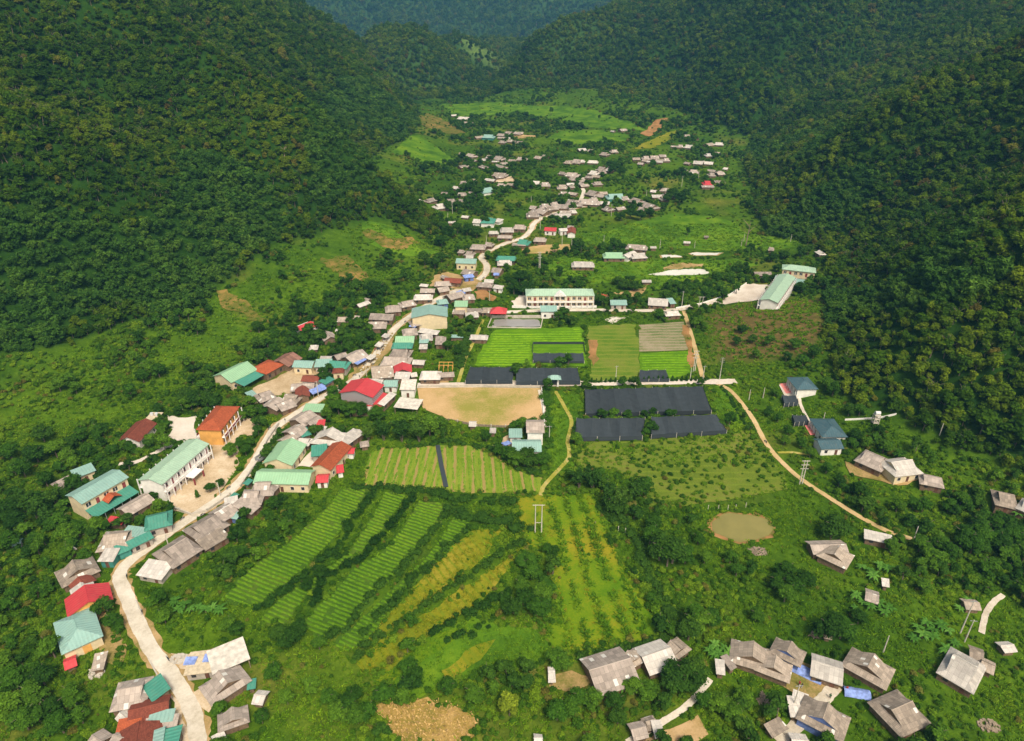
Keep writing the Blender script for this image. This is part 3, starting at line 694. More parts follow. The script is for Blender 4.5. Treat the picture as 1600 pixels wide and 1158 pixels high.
ribbon('footpath', [(843, 560 + 50), (850, 640), (853, 668)], 1.6, G['court'], 0.26)
ribbon('footpath', [(1215, 708), (1240, 708), (1265, 712)], 1.2, G['foot'], 0.26)

BROWN = P([(1092, 492), (1200, 458), (1300, 468), (1310, 520), (1270, 560), (1180, 572), (1112, 565)]); mark(lawn, BROWN, -1)
SLOPE = P([(120, 560), (200, 518), (300, 500), (345, 460), (405, 420), (440, 392), (560, 352), (690, 385), (700, 410), (600, 440), (520, 470), (420, 500), (330, 560), (240, 585), (150, 590)]); _sl = np.zeros_like(lawn); mark(_sl, SLOPE, -1); lawn |= _sl & (vnoise(_rx, _ry, 16, 71) + .5 * vnoise(_rx, _ry, 6, 73) > .12)
# --- the land itself
def land_colours(x, y):
    c = np.empty(x.shape + (3,))
    base = np.array([0.032, 0.080, 0.006]); bright = np.array([0.066, 0.130, 0.007]); dry = np.array([0.16, 0.15, 0.030]); brown = np.array([0.13, 0.085, 0.035]); dark = np.array([0.017, 0.048, 0.006])
    a = np.clip(vnoise(x, y, 38, 12) * .5 + vnoise(x, y, 13, 15) * .35 + .5, 0, 1)[..., None]
    c[:] = base * (1 - a) + bright * a
    d = np.clip(vnoise(x, y, 55, 21) * .6 + vnoise(x, y, 17, 23) * .5 - .25, 0, 1)[..., None]
    c = c * (1 - d) + dry * d
    for t in (L_TREE, R_TREE, M_TREE):
        k = np.clip(din(t, x, y) / 6, 0, 1)[..., None]
        c = c * (1 - k) + dark * k
    far = np.clip((y - 1120) / 60, 0, 1)[..., None]
    c = c * (1 - far) + np.array([0.03, 0.07, 0.015]) * far
    # open pale slopes on the valley-head hill and the far right range
    for cx, cy, r in ((-45, 1400, 70), (60, 2850, 160), (900, 1700, 240)):
        k = np.clip(1.6 - 1.6 * np.hypot(x - cx, (y - cy) * .6) / r + 0.5 * vnoise(x, y, 40, 2), 0, 1)[..., None]
        c = c * (1 - k) + np.array([0.09, 0.15, 0.03]) * k
    k = np.clip(din(BROWN, x, y) / 9 + .25 * vnoise(x, y, 14), 0, 1)[..., None] * inside(BROWN, x, y)[..., None]
    c = c * (1 - k * .8) + brown * k * .8
    return c
def build_land():
    nx, ny = len(GX), len(GY)
    v = np.stack([_mx, _my, GH], -1).reshape(-1, 3).astype(np.float32)
    idx = np.arange(nx * ny).reshape(nx, ny)
    q = np.stack([idx[:-1, :-1], idx[1:, :-1], idx[1:, 1:], idx[:-1, 1:]], -1).reshape(-1, 4)
    me = bpy.data.meshes.new("terrain")
    me.vertices.add(len(v)); me.vertices.foreach_set("co", v.ravel())
    me.loops.add(q.size); me.loops.foreach_set("vertex_index", q.ravel().astype(np.int32))
    me.polygons.add(len(q)); me.polygons.foreach_set("loop_start", np.arange(0, q.size, 4, dtype=np.int32))
    me.polygons.foreach_set("use_smooth", np.ones(len(q), bool))
    me.update(calc_edges=True)
    at = me.color_attributes.new("Col", 'FLOAT_COLOR', 'POINT')
    c = np.ones((len(v), 4), np.float32); c[:, :3] = land_colours(_mx, _my).reshape(-1, 3)
    at.data.foreach_set("color", c.ravel())
    m, nt, b = new_mat("land")
    a = N(nt, "ShaderNodeVertexColor", layer_name="Col"); tc = N(nt, "ShaderNodeTexCoord"); o = tc.outputs["Object"]
    k = math_n(nt, 'ADD', math_n(nt, 'MULTIPLY', noise(nt, 0.22, 5, 0.7, o), 0.6), math_n(nt, 'MULTIPLY', noise(nt, 1.6, 4, 0.75, o), 0.4))
    r = ramp(nt, [(0.30, (0.40, 0.45, 0.45)), (0.5, (1, 1, 1)), (0.68, (1.9, 1.6, 1.5))]); nt.links.new(k, r.inputs[0])
    nt.links.new(mix_n(nt, 1.0, a.outputs[0], r.outputs[0], 'MULTIPLY'), b.inputs[0]); b.inputs["Roughness"].default_value = 1.0; b.inputs["Specular IOR Level"].default_value = 0.0
    bp = N(nt, "ShaderNodeBump", i_Strength=0.6, i_Distance=0.5); nt.links.new(k, bp.inputs["Height"]); nt.links.new(bp.outputs[0], b.inputs["Normal"])
    me.materials.append(m)
    tag(link(bpy.data.objects.new("terrain", me)), kind="structure")
build_land()
# ------------------------------------------------------------------ buildings
def thick(v, f, uv, t=0.14):
    """close a sheet of roof faces downwards into a slab; returns verts, faces, uvs"""
    n = len(v)
    V = list(v) + [(p[0], p[1], p[2] - t) for p in v]
    Fc = [tuple(q) for q in f] + [tuple(i + n for i in reversed(q)) for q in f]
    U = [c for q in uv for c in q] + [c for q in uv for c in reversed(q)]
    cnt = {}
    for q in f:
        for i in range(len(q)):
            cnt[(q[i], q[(i + 1) % len(q)])] = 1
    for (a, b) in list(cnt):
        if (b, a) not in cnt:
            Fc.append((b, a, a + n, b + n)); U += [(0, 0)] * 4
    return V, Fc, U
def face_uv(v, q, ridge_dir=(1, 0, 0)):
    """u along the eave, v up the slope, in metres"""
    P_ = [Vector(v[i]) for i in q]
    nrm = (P_[1] - P_[0]).cross(P_[2] - P_[0]).normalized()
    h = Vector((0, 0, 1)).cross(nrm)
    if h.length < 1e-3: h = Vector(ridge_dir)
    h.normalize(); s = nrm.cross(h)
    return [(p.dot(h), p.dot(s)) for p in P_]
def roof_shape(kind, L, W, h, rise):
    a, b = L / 2, W / 2
    if kind == 'flat':
        v = [(-a, -b, h), (a, -b, h), (a, b, h + rise), (-a, b, h + rise)]; f = [(0, 1, 2, 3)]
    elif kind == 'shed':
        v = [(-a, -b, h), (a, -b, h), (a, b, h + rise), (-a, b, h + rise)]; f = [(0, 1, 2, 3)]
    elif kind == 'gable':
        v = [(-a, -b, h), (a, -b, h), (a, 0, h + rise), (-a, 0, h + rise), (-a, b, h), (a, b, h)]; f = [(0, 1, 2, 3), (3, 2, 5, 4)]
    elif kind == 'hip':
        i = min(b * 0.95, a * 0.8)
        v = [(-a, -b, h), (a, -b, h), (a, b, h), (-a, b, h), (-a + i, 0, h + rise), (a - i, 0, h + rise)]
        f = [(0, 1, 5, 4), (2, 3, 4, 5), (1, 2, 5), (3, 0, 4)]
    else:   # gablet: hipped skirt under a small gable
        i = min(b * 0.36, a * 0.42); m = h + rise * i / b; k = b - i
        g = i - 0.30
        v = [(-a, -b, h), (a, -b, h), (a, b, h), (-a, b, h),                       # 0-3 eaves
             (-a + i, -k, m), (a - i, -k, m), (a - i, k, m), (-a + i, k, m),        # 4-7 where skirt meets gable
             (-a + g, 0, h + rise), (a - g, 0, h + rise)]                           # 8,9 ridge
        f = [(0, 1, 5, 9, 8, 4), (2, 3, 7, 8, 9, 6), (1, 2, 6, 5), (3, 0, 4, 7)]
    return v, f
HOUSES = []
def box_wall(L, W, h, kind, rise, inset=0.55, z0=-1.2):
    """closed walls, with gable ends where the roof has them"""
    a, b = L / 2 - inset, W / 2 - inset
    v = [(-a, -b, z0), (a, -b, z0), (a, b, z0), (-a, b, z0), (-a, -b, h), (a, -b, h), (a, b, h), (-a, b, h)]
    f = [(0, 3, 2, 1), (0, 1, 5, 4), (2, 3, 7, 6)]
    if kind == 'gable':
        t = h + rise * (1 - inset / (W / 2)) - 0.2
        v = v + [(-a, 0, t + .15), (a, 0, t + .15)]
        f = f + [(1, 2, 6, 9, 5), (3, 0, 4, 8, 7), (4, 5, 9, 8), (6, 7, 8, 9)]
    elif kind in ('shed', 'flat'):
        dz = rise * inset / W
        v = v[:4] + [(-a, -b, h + dz - .14), (a, -b, h + dz - .14), (a, b, h + rise - dz - .14), (-a, b, h + rise - dz - .14)]
        f = f + [(1, 2, 6, 5), (3, 0, 4, 7), (4, 5, 6, 7)]
    else:
        f = f + [(1, 2, 6, 5), (3, 0, 4, 7), (4, 5, 6, 7)]
        v = v[:4] + [(x, y, z - 0.02) for x, y, z in v[4:]]
    return v, f
def house(ax, ay, bx, by, W, kind='gbl', c='g', h=2.7, wall='wood', noun=None, cat=None, group=None, pitch=None, name=None, storeys=1, win=True, name_look=None, open_=False, extra=None, ratio=None, label=None):
    rise0 = {'gable': 0.42, 'gbl': 0.52, 'hip': 0.42, 'shed': 0.16, 'flat': 0.01}[kind] if pitch is None else pitch
    if kind in ('gbl', 'gable') and by > 990 and ax > 850: W *= .88; h *= .9
    elif kind == 'gbl' and by > 820: W *= .92
    if wall == 'wood' and kind in ('gbl', 'gable'): h *= .86
    if (ay + by) / 2 < 345: W *= 1.22; h *= .72
    rise = W / 2 * rise0 if kind in ('gable', 'gbl', 'hip') else W * rise0
    A_, B_ = cast(ax, ay, h + rise * 0.7), cast(bx, by, h + rise * 0.7)
    d = B_ - A_; L = math.hypot(d.x, d.y); ang = math.atan2(d.y, d.x)
    if ratio: L = ratio
    L = max(L, W * 0.55 if kind in ('shed', 'flat') else (W * 0.74 if kind == 'gbl' else W * 0.7))
    ctr = (A_ + B_) / 2
    base = float(hz(ctr.x, ctr.y))
    far = ctr.y > 470
    nm = name or {'g': 'farm_house', 'G': 'farm_house', 'w': 'village_house'}.get(c, 'village_house')
    if L * W < 34 and not noun: nm, noun = 'small_shed', 'little shed'
    t = empty(nm, (ctr.x, ctr.y, base), ang)
    v, f = roof_shape(kind, L, W, h, rise)
    # a little sag and skew so that no two roofs are alike
    rr = random.Random(int(ax * 7 + ay * 13))
    if c in 'gGwsb' and kind != 'flat':
        v = [(x + rr.uniform(-.12, .12), y + rr.uniform(-.12, .12), z + rr.uniform(-.10, .06)) for x, y, z in v]
    uv = [face_uv(v, q) for q in f]
    V, Fc, U = thick(v, f, uv, 0.14)
    roof = mesh_obj('roof', V, Fc, R[c], t, U)
    wm = W_[wall]
    if open_:
        # posts instead of walls
        for sx in (-1, 1):
            for sy in (-1, 1):
                MB().box(sx * (L / 2 - .4) - .1, sx * (L / 2 - .4) + .1, sy * (W / 2 - .4) - .1, sy * (W / 2 - .4) + .1, -1, h + (rise if (kind in ('shed', 'flat') and sy > 0) else 0) * .9 - .14).build('post', M['timber'], t)
    else:
        wv, wf = box_wall(L, W, h, 'gable' if kind == 'gable' else kind, rise)
        if kind == 'gbl':      # the little gable triangles under the ridge
            i = min(W / 2 * 0.36, L / 2 * 0.42); m = h + rise * i / (W / 2); k = W / 2 - i; o = len(wv)
            wv += [(-L / 2 + i + .12, -k + .12, m - .1), (-L / 2 + i + .12, k - .12, m - .1), (-L / 2 + i + .12, 0, h + rise - .22), (L / 2 - i - .12, -k + .12, m - .1), (L / 2 - i - .12, k - .12, m - .1), (L / 2 - i - .12, 0, h + rise - .22)]
            wf += [(o, o + 2, o + 1), (o + 3, o + 4, o + 5)]
        mesh_obj('wall', wv, wf, wm, t)
        a, b = L / 2 - .55, W / 2 - .55
        if not far and win and L * W > 20:
            s = -1 if ang > 0 or True else 1
            for sy in (-1, 1):
                n = max(1, int(L / 3.4))
                for st in range(storeys):
                    hs = (h / storeys)
                    z0 = st * hs + (0.9 if hs > 2.2 else 0.7); z1 = min(z0 + 1.3, (st + 1) * hs - .3)
                    for k in range(n):
                        x = -a + (k + .5) * 2 * a / n
                        if st == 0 and k == n // 2:
                            MB().box(x - .5, x + .5, sy * b - .05, sy * b + .05, 0, min(2.1, hs - .3)).build('door', M['door'], t)
                            continue
                        w_ = MB().box(x - .55, x + .55, sy * b - .06, sy * b + .06, z0, z1).build('window', M['shutter'] if wall in ('white', 'cream', 'orange') and st % 2 == 0 and n > 6 else M['glass'], t)
                        if wall in ('white', 'cream', 'orange', 'yellow') and ctr.y < 330:
                            fr = MB()
                            for q in (-.62, .55): fr.box(x + q, x + q + .07, sy * b - .08, sy * b + .08, z0 - .07, z1 + .07)
                            fr.box(x - .55, x + .55, sy * b - .08, sy * b + .08, z0 - .07, z0); fr.box(x - .55, x + .55, sy * b - .08, sy * b + .08, z1, z1 + .07)
                            fr.build('window_frame', M['trim'], w_)
    if kind in ('gable', 'gbl', 'hip') and not far:   # ridge capping
        x0 = L / 2 - (0 if kind == 'gable' else (min(W / 2 * .36, L / 2 * .42) - .30 if kind == 'gbl' else min(W / 2 * .95, L / 2 * .8)))
        MB().tube([(-x0, 0, h + rise), (x0, 0, h + rise)], 0.11, 5).build('ridge_cap', R[c], roof)
    c_, s_ = math.cos(ang), math.sin(ang)
    fp = [(ctr.x + x * c_ - y * s_, ctr.y + x * s_ + y * c_) for x, y in ((-L / 2, -W / 2), (L / 2, -W / 2), (L / 2, W / 2), (-L / 2, W / 2))]
    mark(occ, fp, 0.5 if ctr.y < 400 else 0.2)
    px, py = (ax + bx) / 2, (ay + by) / 2
    ln = ["small", "mid-sized", "long"][0 if L < 8.5 else (1 if L < 15 else 2)]
    rf = {'gable': 'gabled', 'gbl': 'hip-and-gable', 'hip': 'hipped', 'shed': 'lean-to', 'flat': 'flat-topped'}[kind]
    look = name_look or (f"{LOOK[c]} little shed" if noun == 'little shed' else f"{ln} {LOOK[c]} {rf} {noun or 'house'}")
    tag(t, label, cat or (noun or 'house').split()[-1], group)
    if not label: place_words(t, look, px, py)
    HOUSES.append((t, L, W, h, rise, ang))
    return t, L, W
# rows: ax, ay, bx, by (photo pixels of the ends of the roof), width in metres, roof form, roof colour, eaves height, wall
ROWS = """
175 1083 232 1072 9 gbl g 2.7 wood|236 1061 252 1086 4.5 shed t 3 wood|200 1113 264 1097 6 gable b 3 wood|232 1121 272 1116 3 shed T 2.8 grey|226 1132 278 1124 3 shed g 2.6 wood
182 1137 220 1130 4 shed o 2.6 wood|219 1128 212 1175 9 gable b 3.2 wood|264 1136 252 1185 6 shed t 3 wood|240 1140 234 1180 5 shed T 3 wood|187 1113 199 1123 3 gable w 2.2 wood|144 1150 160 1160 5 gable g 2.4 wood|178 1149 196 1155 5 gable g 2.6 wood
339 1046 360 1075 11 gbl g 2.9 wood|362 1104 364 1130 7.5 gbl g 2.6 wood|386 1070 400 1067 3 flat t 2 wood|397 1086 416 1088 4 gable w 2 wood|332 1157 352 1145 2 shed w 2 wood
112 873 125 898 11 gbl G 2.8 wood|105 857 113 863 3 shed g 2 wood|103 1035 115 1030 4 gable r 1.8 wood|145 1034 165 1030 5 shed G 2 wood|18 846 34 845 3 gable T 2 white
113 741 146 728 5 shed T 3.2 cream|84 757 112 743 6 gbl g 2.6 wood|190 798 232 772 7 gable g 3 wood|168 811 194 814 3 shed r 2.4 wood|224 813 268 802 8 gbl t 3.2 grey
155 840 208 834 10 gbl G 2.9 wood|200 852 237 834 3.5 shed t 3 grey|194 828 228 832 4 shed T 2.8 wood|180 860 204 850 4 shed t 2.6 teal|158 866 182 866 5 shed w 2.8 teal
250 870 300 838 12 gbl g 3 wood|296 832 344 802 10 gbl g 3.2 wood|313 852 352 829 5.5 shed G 2.6 wood|335 805 362 788 8 gable g 3 wood|350 788 372 783 6 shed w 2.8 wood|376 796 392 782 8 shed g 2.6 wood
375 772 412 769 9 gbl g 3 wood|392 757 430 755 9 gbl g 3 wood|415 763 430 745 7 shed g 2.7 wood|358 781 370 770 2 shed t 2.6 wood|383 757 392 748 2 shed t 2.6 wood|362 803 374 806 3 shed T 2.4 blue|222 885 262 892 6 shed w 2.2 grey
552 671 560 680 5 gable w 2.4 wood|562 692 576 690 4 gbl g 2.2 wood|475 636 505 637 5 shed m 3 wood|462 658 485 642 9 gable g 3 wood|480 662 498 650 6 gable g 2.8 wood|450 677 472 664 8 gable g 3 wood
440 690 458 680 7 gable G 2.8 wood|468 677 483 672 5 shed t 2.4 wood|493 661 508 660 4 shed r 2.4 wood|496 670 508 671 4 shed w 2.4 wood|464 686 486 688 5 gbl w 2.6 wood|523 666 507 688 12 gbl w 3.4 wood|536 690 560 672 5 shed w 2.8 wood
486 704 511 701 6 shed t 3 grey|494 745 514 744 5 gable r 2.6 white|525 733 537 731 4 shed r 2.4 white|543 702 554 702 4 gable r 2.6 white
460 565 491 566 7 gable T 3.4 cream|492 567 518 566 6 shed T 3 grey|512 565 545 567 7 gbl t 3.4 grey|540 560 566 547 9 gable g 3 wood|522 557 540 551 6 gable g 2.8 wood|500 559 518 559 3 shed w 2.8 wood
473 588 500 589 6 gable b 3.2 white|503 598 518 589 4 shed t 3 wood|455 602 492 600 7 gable g 2.8 wood|472 603 472 618 6 gable b 3.2 wood|400 619 426 610 8 gbl g 2.8 wood|418 636 436 621 8 gable g 2.8 wood|432 634 456 624 8 gable g 2.8 wood
442 617 469 620 7 gbl G 2.8 wood|386 617 398 612 4 shed T 2.6 blue|508 518 517 528 7 gable g 2.8 wood|483 541 497 540 5 gbl w 2.4 wood|524 516 531 516 2.5 shed w 2 white
557 477 575 470 5 gable w 2.6 wood|570 466 578 468 4 gable g 2.4 wood|601 480 627 478 8 gbl g 2.9 wood|624 474 648 469 7 gbl g 2.8 wood|579 491 616 493 8 gable g 2.8 wood|572 505 604 504 8 gbl g 2.9 wood|553 494 564 495 4 gbl g 2.2 wood
646 462 676 461 7 gbl w 2.9 wood|657 452 680 452 6 gable g 3 wood|683 451 700 448 7 gable g 2.8 wood|695 435 722 437 7 gable b 3 wood|691 430 700 434 4 gable g 2.4 wood|656 445 669 446 3 shed w 2.2 wood
682 470 700 468 6 gbl T 3 blue|722 452 735 450 5 gable w 2.8 wood|698 463 722 456 8 gable g 2.9 wood|710 474 731 474 6 shed m 5 cream|707 486 726 487 5 shed g 2.6 wood|730 483 752 483 5 gable g 2.6 wood|727 492 748 491 5 shed w 2.6 wood
640 503 667 498 7 gbl g 2.9 wood|668 498 680 500 5 shed T 2.6 wood|640 508 650 510 2 shed B 2.4 wood|628 516 652 514 8 gbl g 2.9 wood|655 515 685 520 4 shed w 2.6 wood|618 527 648 527 8 gable m 3 wood|612 537 645 537 6 gbl t 3 wood
655 524 676 523 7 gbl w 2.9 wood|655 532 670 532 4 shed T 2.4 wood|680 531 697 531 7 shed g 2.6 wood|703 525 724 525 2.5 shed T 2 wood|655 541 668 541 4 shed w 2.2 wood|610 547 642 549 8 gbl g 2.9 wood|596 559 642 561 9 gbl g 2.9 wood
580 577 614 573 12 gable G 3 wood|629 567 629 579 8 gable r 3 wood|617 586 641 586 5 shed w 2.6 wood|643 584 649 583 4 gable w 2.4 wood|656 582 689 582 8 gbl w 2.8 wood|645 563 664 564 5 gable w 2.4 wood|600 596 622 596 6 gable T 3 white
626 600 650 600 7 shed c 4 white|565 594 598 596 3 shed w 2.8 wood|595 633 615 613 3 shed w 2.8 wood|548 639 588 638 3 shed w 2.6 wood|741 343 752 344 7 gable w 2.8 white|774 343 784 345 5 shed w 2.6 white
802 352 822 353 8 gbl g 2.8 wood|781 357 803 357 8 gbl w 2.8 wood|763 362 779 362 5 gbl w 2.6 wood|777 368 801 369 5 gbl g 2.6 wood|808 375 828 377 9 gbl t 3 wood|800 381 822 382 4 shed g 2.6 wood|834 372 854 373 7 gbl g 2.8 wood
851 356 870 357 7 gable r 3 white|873 358 886 357 6 gable w 2.8 white|893 354 893 364 6 gable b 2.8 white|887 353 897 354 5 gable g 2.6 wood|735 383 759 384 8 gbl g 2.8 wood|757 379 771 381 6 gbl g 2.6 wood|716 391 726 392 5 gbl g 2.4 wood
727 393 741 395 7 gbl g 2.6 wood|713 405 745 406 8 gable T 4 cream|728 400 740 400 5 gable w 3 wood|725 421 743 425 8 gable g 2.8 wood|724 432 740 430 4 shed B 2.6 blue|775 401 808 402 7 gbl t 2.9 wood|777 408 800 408 8 gbl w 2.8 wood
770 419 785 421 8 gable g 2.8 wood|771 428 780 428 3 shed B 2.2 wood|745 442 770 444 6 gbl g 2.6 wood|757 437 772 438 5 gable w 2.6 wood|771 447 786 449 4 shed w 2.6 white
953 470 979 470 7 gable T 2.8 grey|893 410 929 411 8 gbl w 2.8 wood|942 396 976 396 9 gbl m 3 wood|975 400 991 392 6 gable w 2.8 white|978 383 1012 385 8 gbl g 2.8 wood|985 398 1010 396 8 gbl w 2.8 wood|1016 386 1026 386 3 shed w 2 wood
934 459 948 462 5 gable o 2.4 white|1013 467 1044 469 10 gable w 3 wood|1044 470 1054 469 6 shed T 2.6 wood|1038 488 1062 486 6 gbl w 2.6 wood|1178 426 1205 426 6 gable g 2.8 wood|1201 387 1210 388 5 gbl g 2.6 wood|1279 391 1287 396 5 gbl w 2.6 wood
1068 378 1079 379 3 shed w 2 wood|1100 369 1107 369 3 gable g 2 wood|1003 439 1018 439 3 shed w 1.8 wood|1345 704 1388 722 10 gbl g 3 wood|1385 728 1432 716 10 gbl w 3 cream|1437 743 1476 749 7 gbl g 2.6 wood
1553 772 1592 777 9 gbl G 2.8 wood|1598 782 1625 792 8 gbl w 2.8 wood|1314 851 1300 873 9.5 gbl G 2.8 wood|1265 852 1322 851 6 gable g 2.6 wood|1350 833 1394 843 4 shed w 2.4 wood|1378 908 1390 911 3 shed w 2 wood|1355 926 1371 931 5 gable g 2.2 wood
1505 941 1530 943 4 gable G 2 wood|920 1051 985 1031 13 gable g 2.9 wood|980 1017 994 1033 7 gbl G 3.4 wood|1002 1029 1047 1013 10 gable w 2.9 wood|1048 1002 1063 1016 8 gbl G 3 wood|858 1050 866 1050 3 shed w 1.6 wood|858 1057 866 1057 3 shed w 1.6 wood
985 1142 1009 1136 5 gable g 2.2 wood|1006 1130 1026 1124 4 gbl G 2.2 wood|1020 1139 1036 1137 4 shed w 2.2 wood|836 1154 846 1154 3 gable w 2 wood|1177 1005 1175 1028 12 gbl G 2.9 wood|1118 1040 1133 1042 4 shed w 2.2 wood
1133 1036 1144 1031 4 shed g 2.2 wood|1237 1003 1228 1022 9 gbl G 2.9 blue|1213 1025 1208 1047 9.5 gbl G 2.9 wood|1268 1033 1318 1049 8.5 gable w 2.8 wood|1368 1020 1352 1050 12 gbl G 2.9 wood|1294 1099 1284 1128 12 gbl G 2.9 blue
1238 1085 1262 1094 3 shed w 2 wood|1232 1102 1252 1104 5 shed w 2.2 wood|1200 1142 1225 1128 3 shed G 1.8 wood|1236 1156 1264 1158 5 gable w 2.4 wood|1484 1024 1530 1050 13 gbl w 3 wood|1515 1014 1538 1022 5 gable G 2.6 wood
1537 1034 1552 1041 5 gable G 2.6 wood|1432 1095 1384 1117 11 gbl G 2.9 wood|1563 1010 1584 1008 4 gable w 2.2 wood|1286 989 1300 992 3 gable G 2 wood
822 332 843 332 9 gbl g 2.8 wood|842 326 856 331 8 gable g 2.8 wood|843 320 860 320 8 gbl g 2.8 wood|830 322 838 323 6 gable g 2.6 wood|831 327 840 328 5 gable g 2.6 wood|869 320 890 321 8 gable g 2.8 wood|875 330 893 331 8 gable g 2.8 wood
884 313 900 314 9 gbl g 2.8 wood|905 312 938 314 9 gbl g 2.8 wood|938 315 953 316 6 gable w 2.6 wood|898 319 910 319 5 gable g 2.6 wood|919 297 936 302 9 gbl g 2.8 wood|934 304 945 306 5 gable g 2.6 wood|947 305 976 304 9 gbl T 3 teal
873 301 889 301 9 gbl g 2.8 wood|870 290 887 290 8 gbl G 2.8 wood|888 291 896 290 5 gable g 2.6 wood|844 286 860 286 8 gbl g 2.8 wood|884 270 905 272 8 gbl g 2.8 wood|888 277 902 278 7 gbl g 2.6 wood|921 267 936 269 8 gbl w 2.8 wood
934 261 948 263 8 gbl g 2.8 wood|948 264 957 266 5 gable w 2.6 wood|925 274 938 275 5 gable G 2.6 wood|918 251 935 252 6 gbl w 2.6 wood|898 251 908 252 7 gbl g 2.6 wood|946 322 956 326 7 gbl g 2.6 wood|907 285 913 288 5 gable g 2.6 wood
860 336 873 334 4 shed g 2.4 wood|987 309 1004 314 8 gbl g 2.8 wood|1006 316 1026 323 8 gbl g 2.8 wood|997 324 1007 325 6 gbl g 2.6 wood|1017 297 1026 298 5 gable w 2.6 wood|1018 305 1034 305 6 gable w 2.6 wood|1098 284 1112 284 8 gbl r 3 wood
1096 291 1116 291 4 shed g 2.6 wood|1076 266 1092 267 8 gbl g 2.8 wood|1106 271 1118 271 7 gbl g 2.6 wood|1119 268 1130 268 6 gbl g 2.6 wood|1084 252 1099 253 8 gable w 2.8 wood|1101 253 1115 254 7 gable w 2.8 wood|1035 248 1047 248 7 gbl g 2.6 wood
1003 245 1016 245 8 gbl g 2.8 wood|1016 244 1029 244 8 gable g 2.8 wood|988 247 1000 247 6 gable G 2.6 wood|1010 252 1036 253 3 shed w 2.4 wood|1069 227 1085 228 8 gbl w 2.8 wood|1048 228 1066 229 4 shed g 2.4 wood|1116 223 1131 224 7 gbl w 2.6 wood
1115 238 1127 239 6 gbl g 2.6 wood|1131 262 1138 263 5 gable w 2.4 wood|1082 213 1090 216 5 gable w 2.6 wood|903 233 915 232 6 gable w 2.6 wood|939 238 951 240 7 gbl g 2.6 wood|895 249 909 251 7 gbl g 2.6 wood|955 204 961 205 4 gable w 2.2 wood
715 183 735 184 8 gbl w 2.8 wood|735 192 742 192 4 shed g 2.2 wood|754 211 773 212 9 gbl T 3 teal|777 209 790 210 6 gbl g 2.6 wood|778 214 792 215 5 gable g 2.6 wood|780 220 790 221 6 gbl g 2.6 wood|797 208 804 210 5 gable g 2.6 wood
804 206 814 208 6 gbl g 2.6 wood|807 221 822 222 6 gbl g 2.6 wood|730 240 743 243 7 gbl g 2.6 wood|737 248 746 251 5 gable g 2.6 wood|752 258 764 262 6 gable g 2.6 wood|773 244 788 247 8 gbl g 2.8 wood|768 252 780 252 3 shed w 2.2 wood
774 257 790 261 6 gbl g 2.6 wood|807 246 824 247 7 gbl g 2.6 wood|849 242 858 244 5 gable g 2.6 wood|731 259 740 260 4 gable g 2.4 wood|770 270 793 272 7 gbl G 2.8 wood|759 279 774 281 5 gable w 2.6 wood|777 287 789 288 5 gbl g 2.4 wood
718 284 730 284 7 gbl g 2.6 wood|709 291 721 293 6 gable w 2.6 wood|714 302 730 302 6 gbl g 2.6 wood|748 297 770 293 9 gbl T 2.8 white|696 312 713 312 7 gbl g 2.6 wood|678 319 698 320 8 gbl w 2.8 wood|715 312 727 313 6 gbl g 2.4 wood
640 316 656 317 5 gable w 2.4 wood|664 311 679 311 6 gbl g 2.4 wood|700 346 712 346 4 gable w 2.4 wood|722 337 733 338 4 gable w 2.4 wood|868 337 893 336 5 shed w 2.6 wood|1046 306 1056 307 4 gable w 2.2 wood|690 300 700 301 4 gable g 2.2 wood
"""
for ln in ROWS.strip().split('\n'):
    for it in ln.split('|'):
        q = it.split()
        house(float(q[0]), float(q[1]), float(q[2]), float(q[3]), float(q[4]), q[5], q[6], float(q[7]), q[8])

# close-packed neighbours in the upper village
_r = random.Random(5)
for ln in ROWS.strip().split('\n'):
    for it in ln.split('|'):
        q = it.split(); x, y = float(q[0]), float(q[1])
        if (y < 345 and 690 < x < 1130 and _r.random() < .75) or (345 < y < 600 and 540 < x < 830 and _r.random() < .30):
            sc = 1067 / 280 if y > 520 else 1067 / 350 if y > 420 else 1067 / 440 if y > 345 else 1067 / 560 if y > 280 else 1067 / 720
            w0 = _r.uniform(4.5, 7)
            dx, dy = _r.choice((-1, 1)) * _r.uniform(7, 10) * sc, _r.uniform(-3.5, 3.5)
            q0 = cast(x + dx + 3 * sc, y + dy, 2)
            if float(dist_line([tuple(p) for p in main_line], np.array(q0.x), np.array(q0.y))) < 8: continue
            house(x + dx, y + dy, x + dx + _r.uniform(6, 9) * sc, y + dy + _r.uniform(-2, 2), w0, _r.choice(('gbl', 'gable')), _r.choice('gggGw'), 2.6, 'wood')

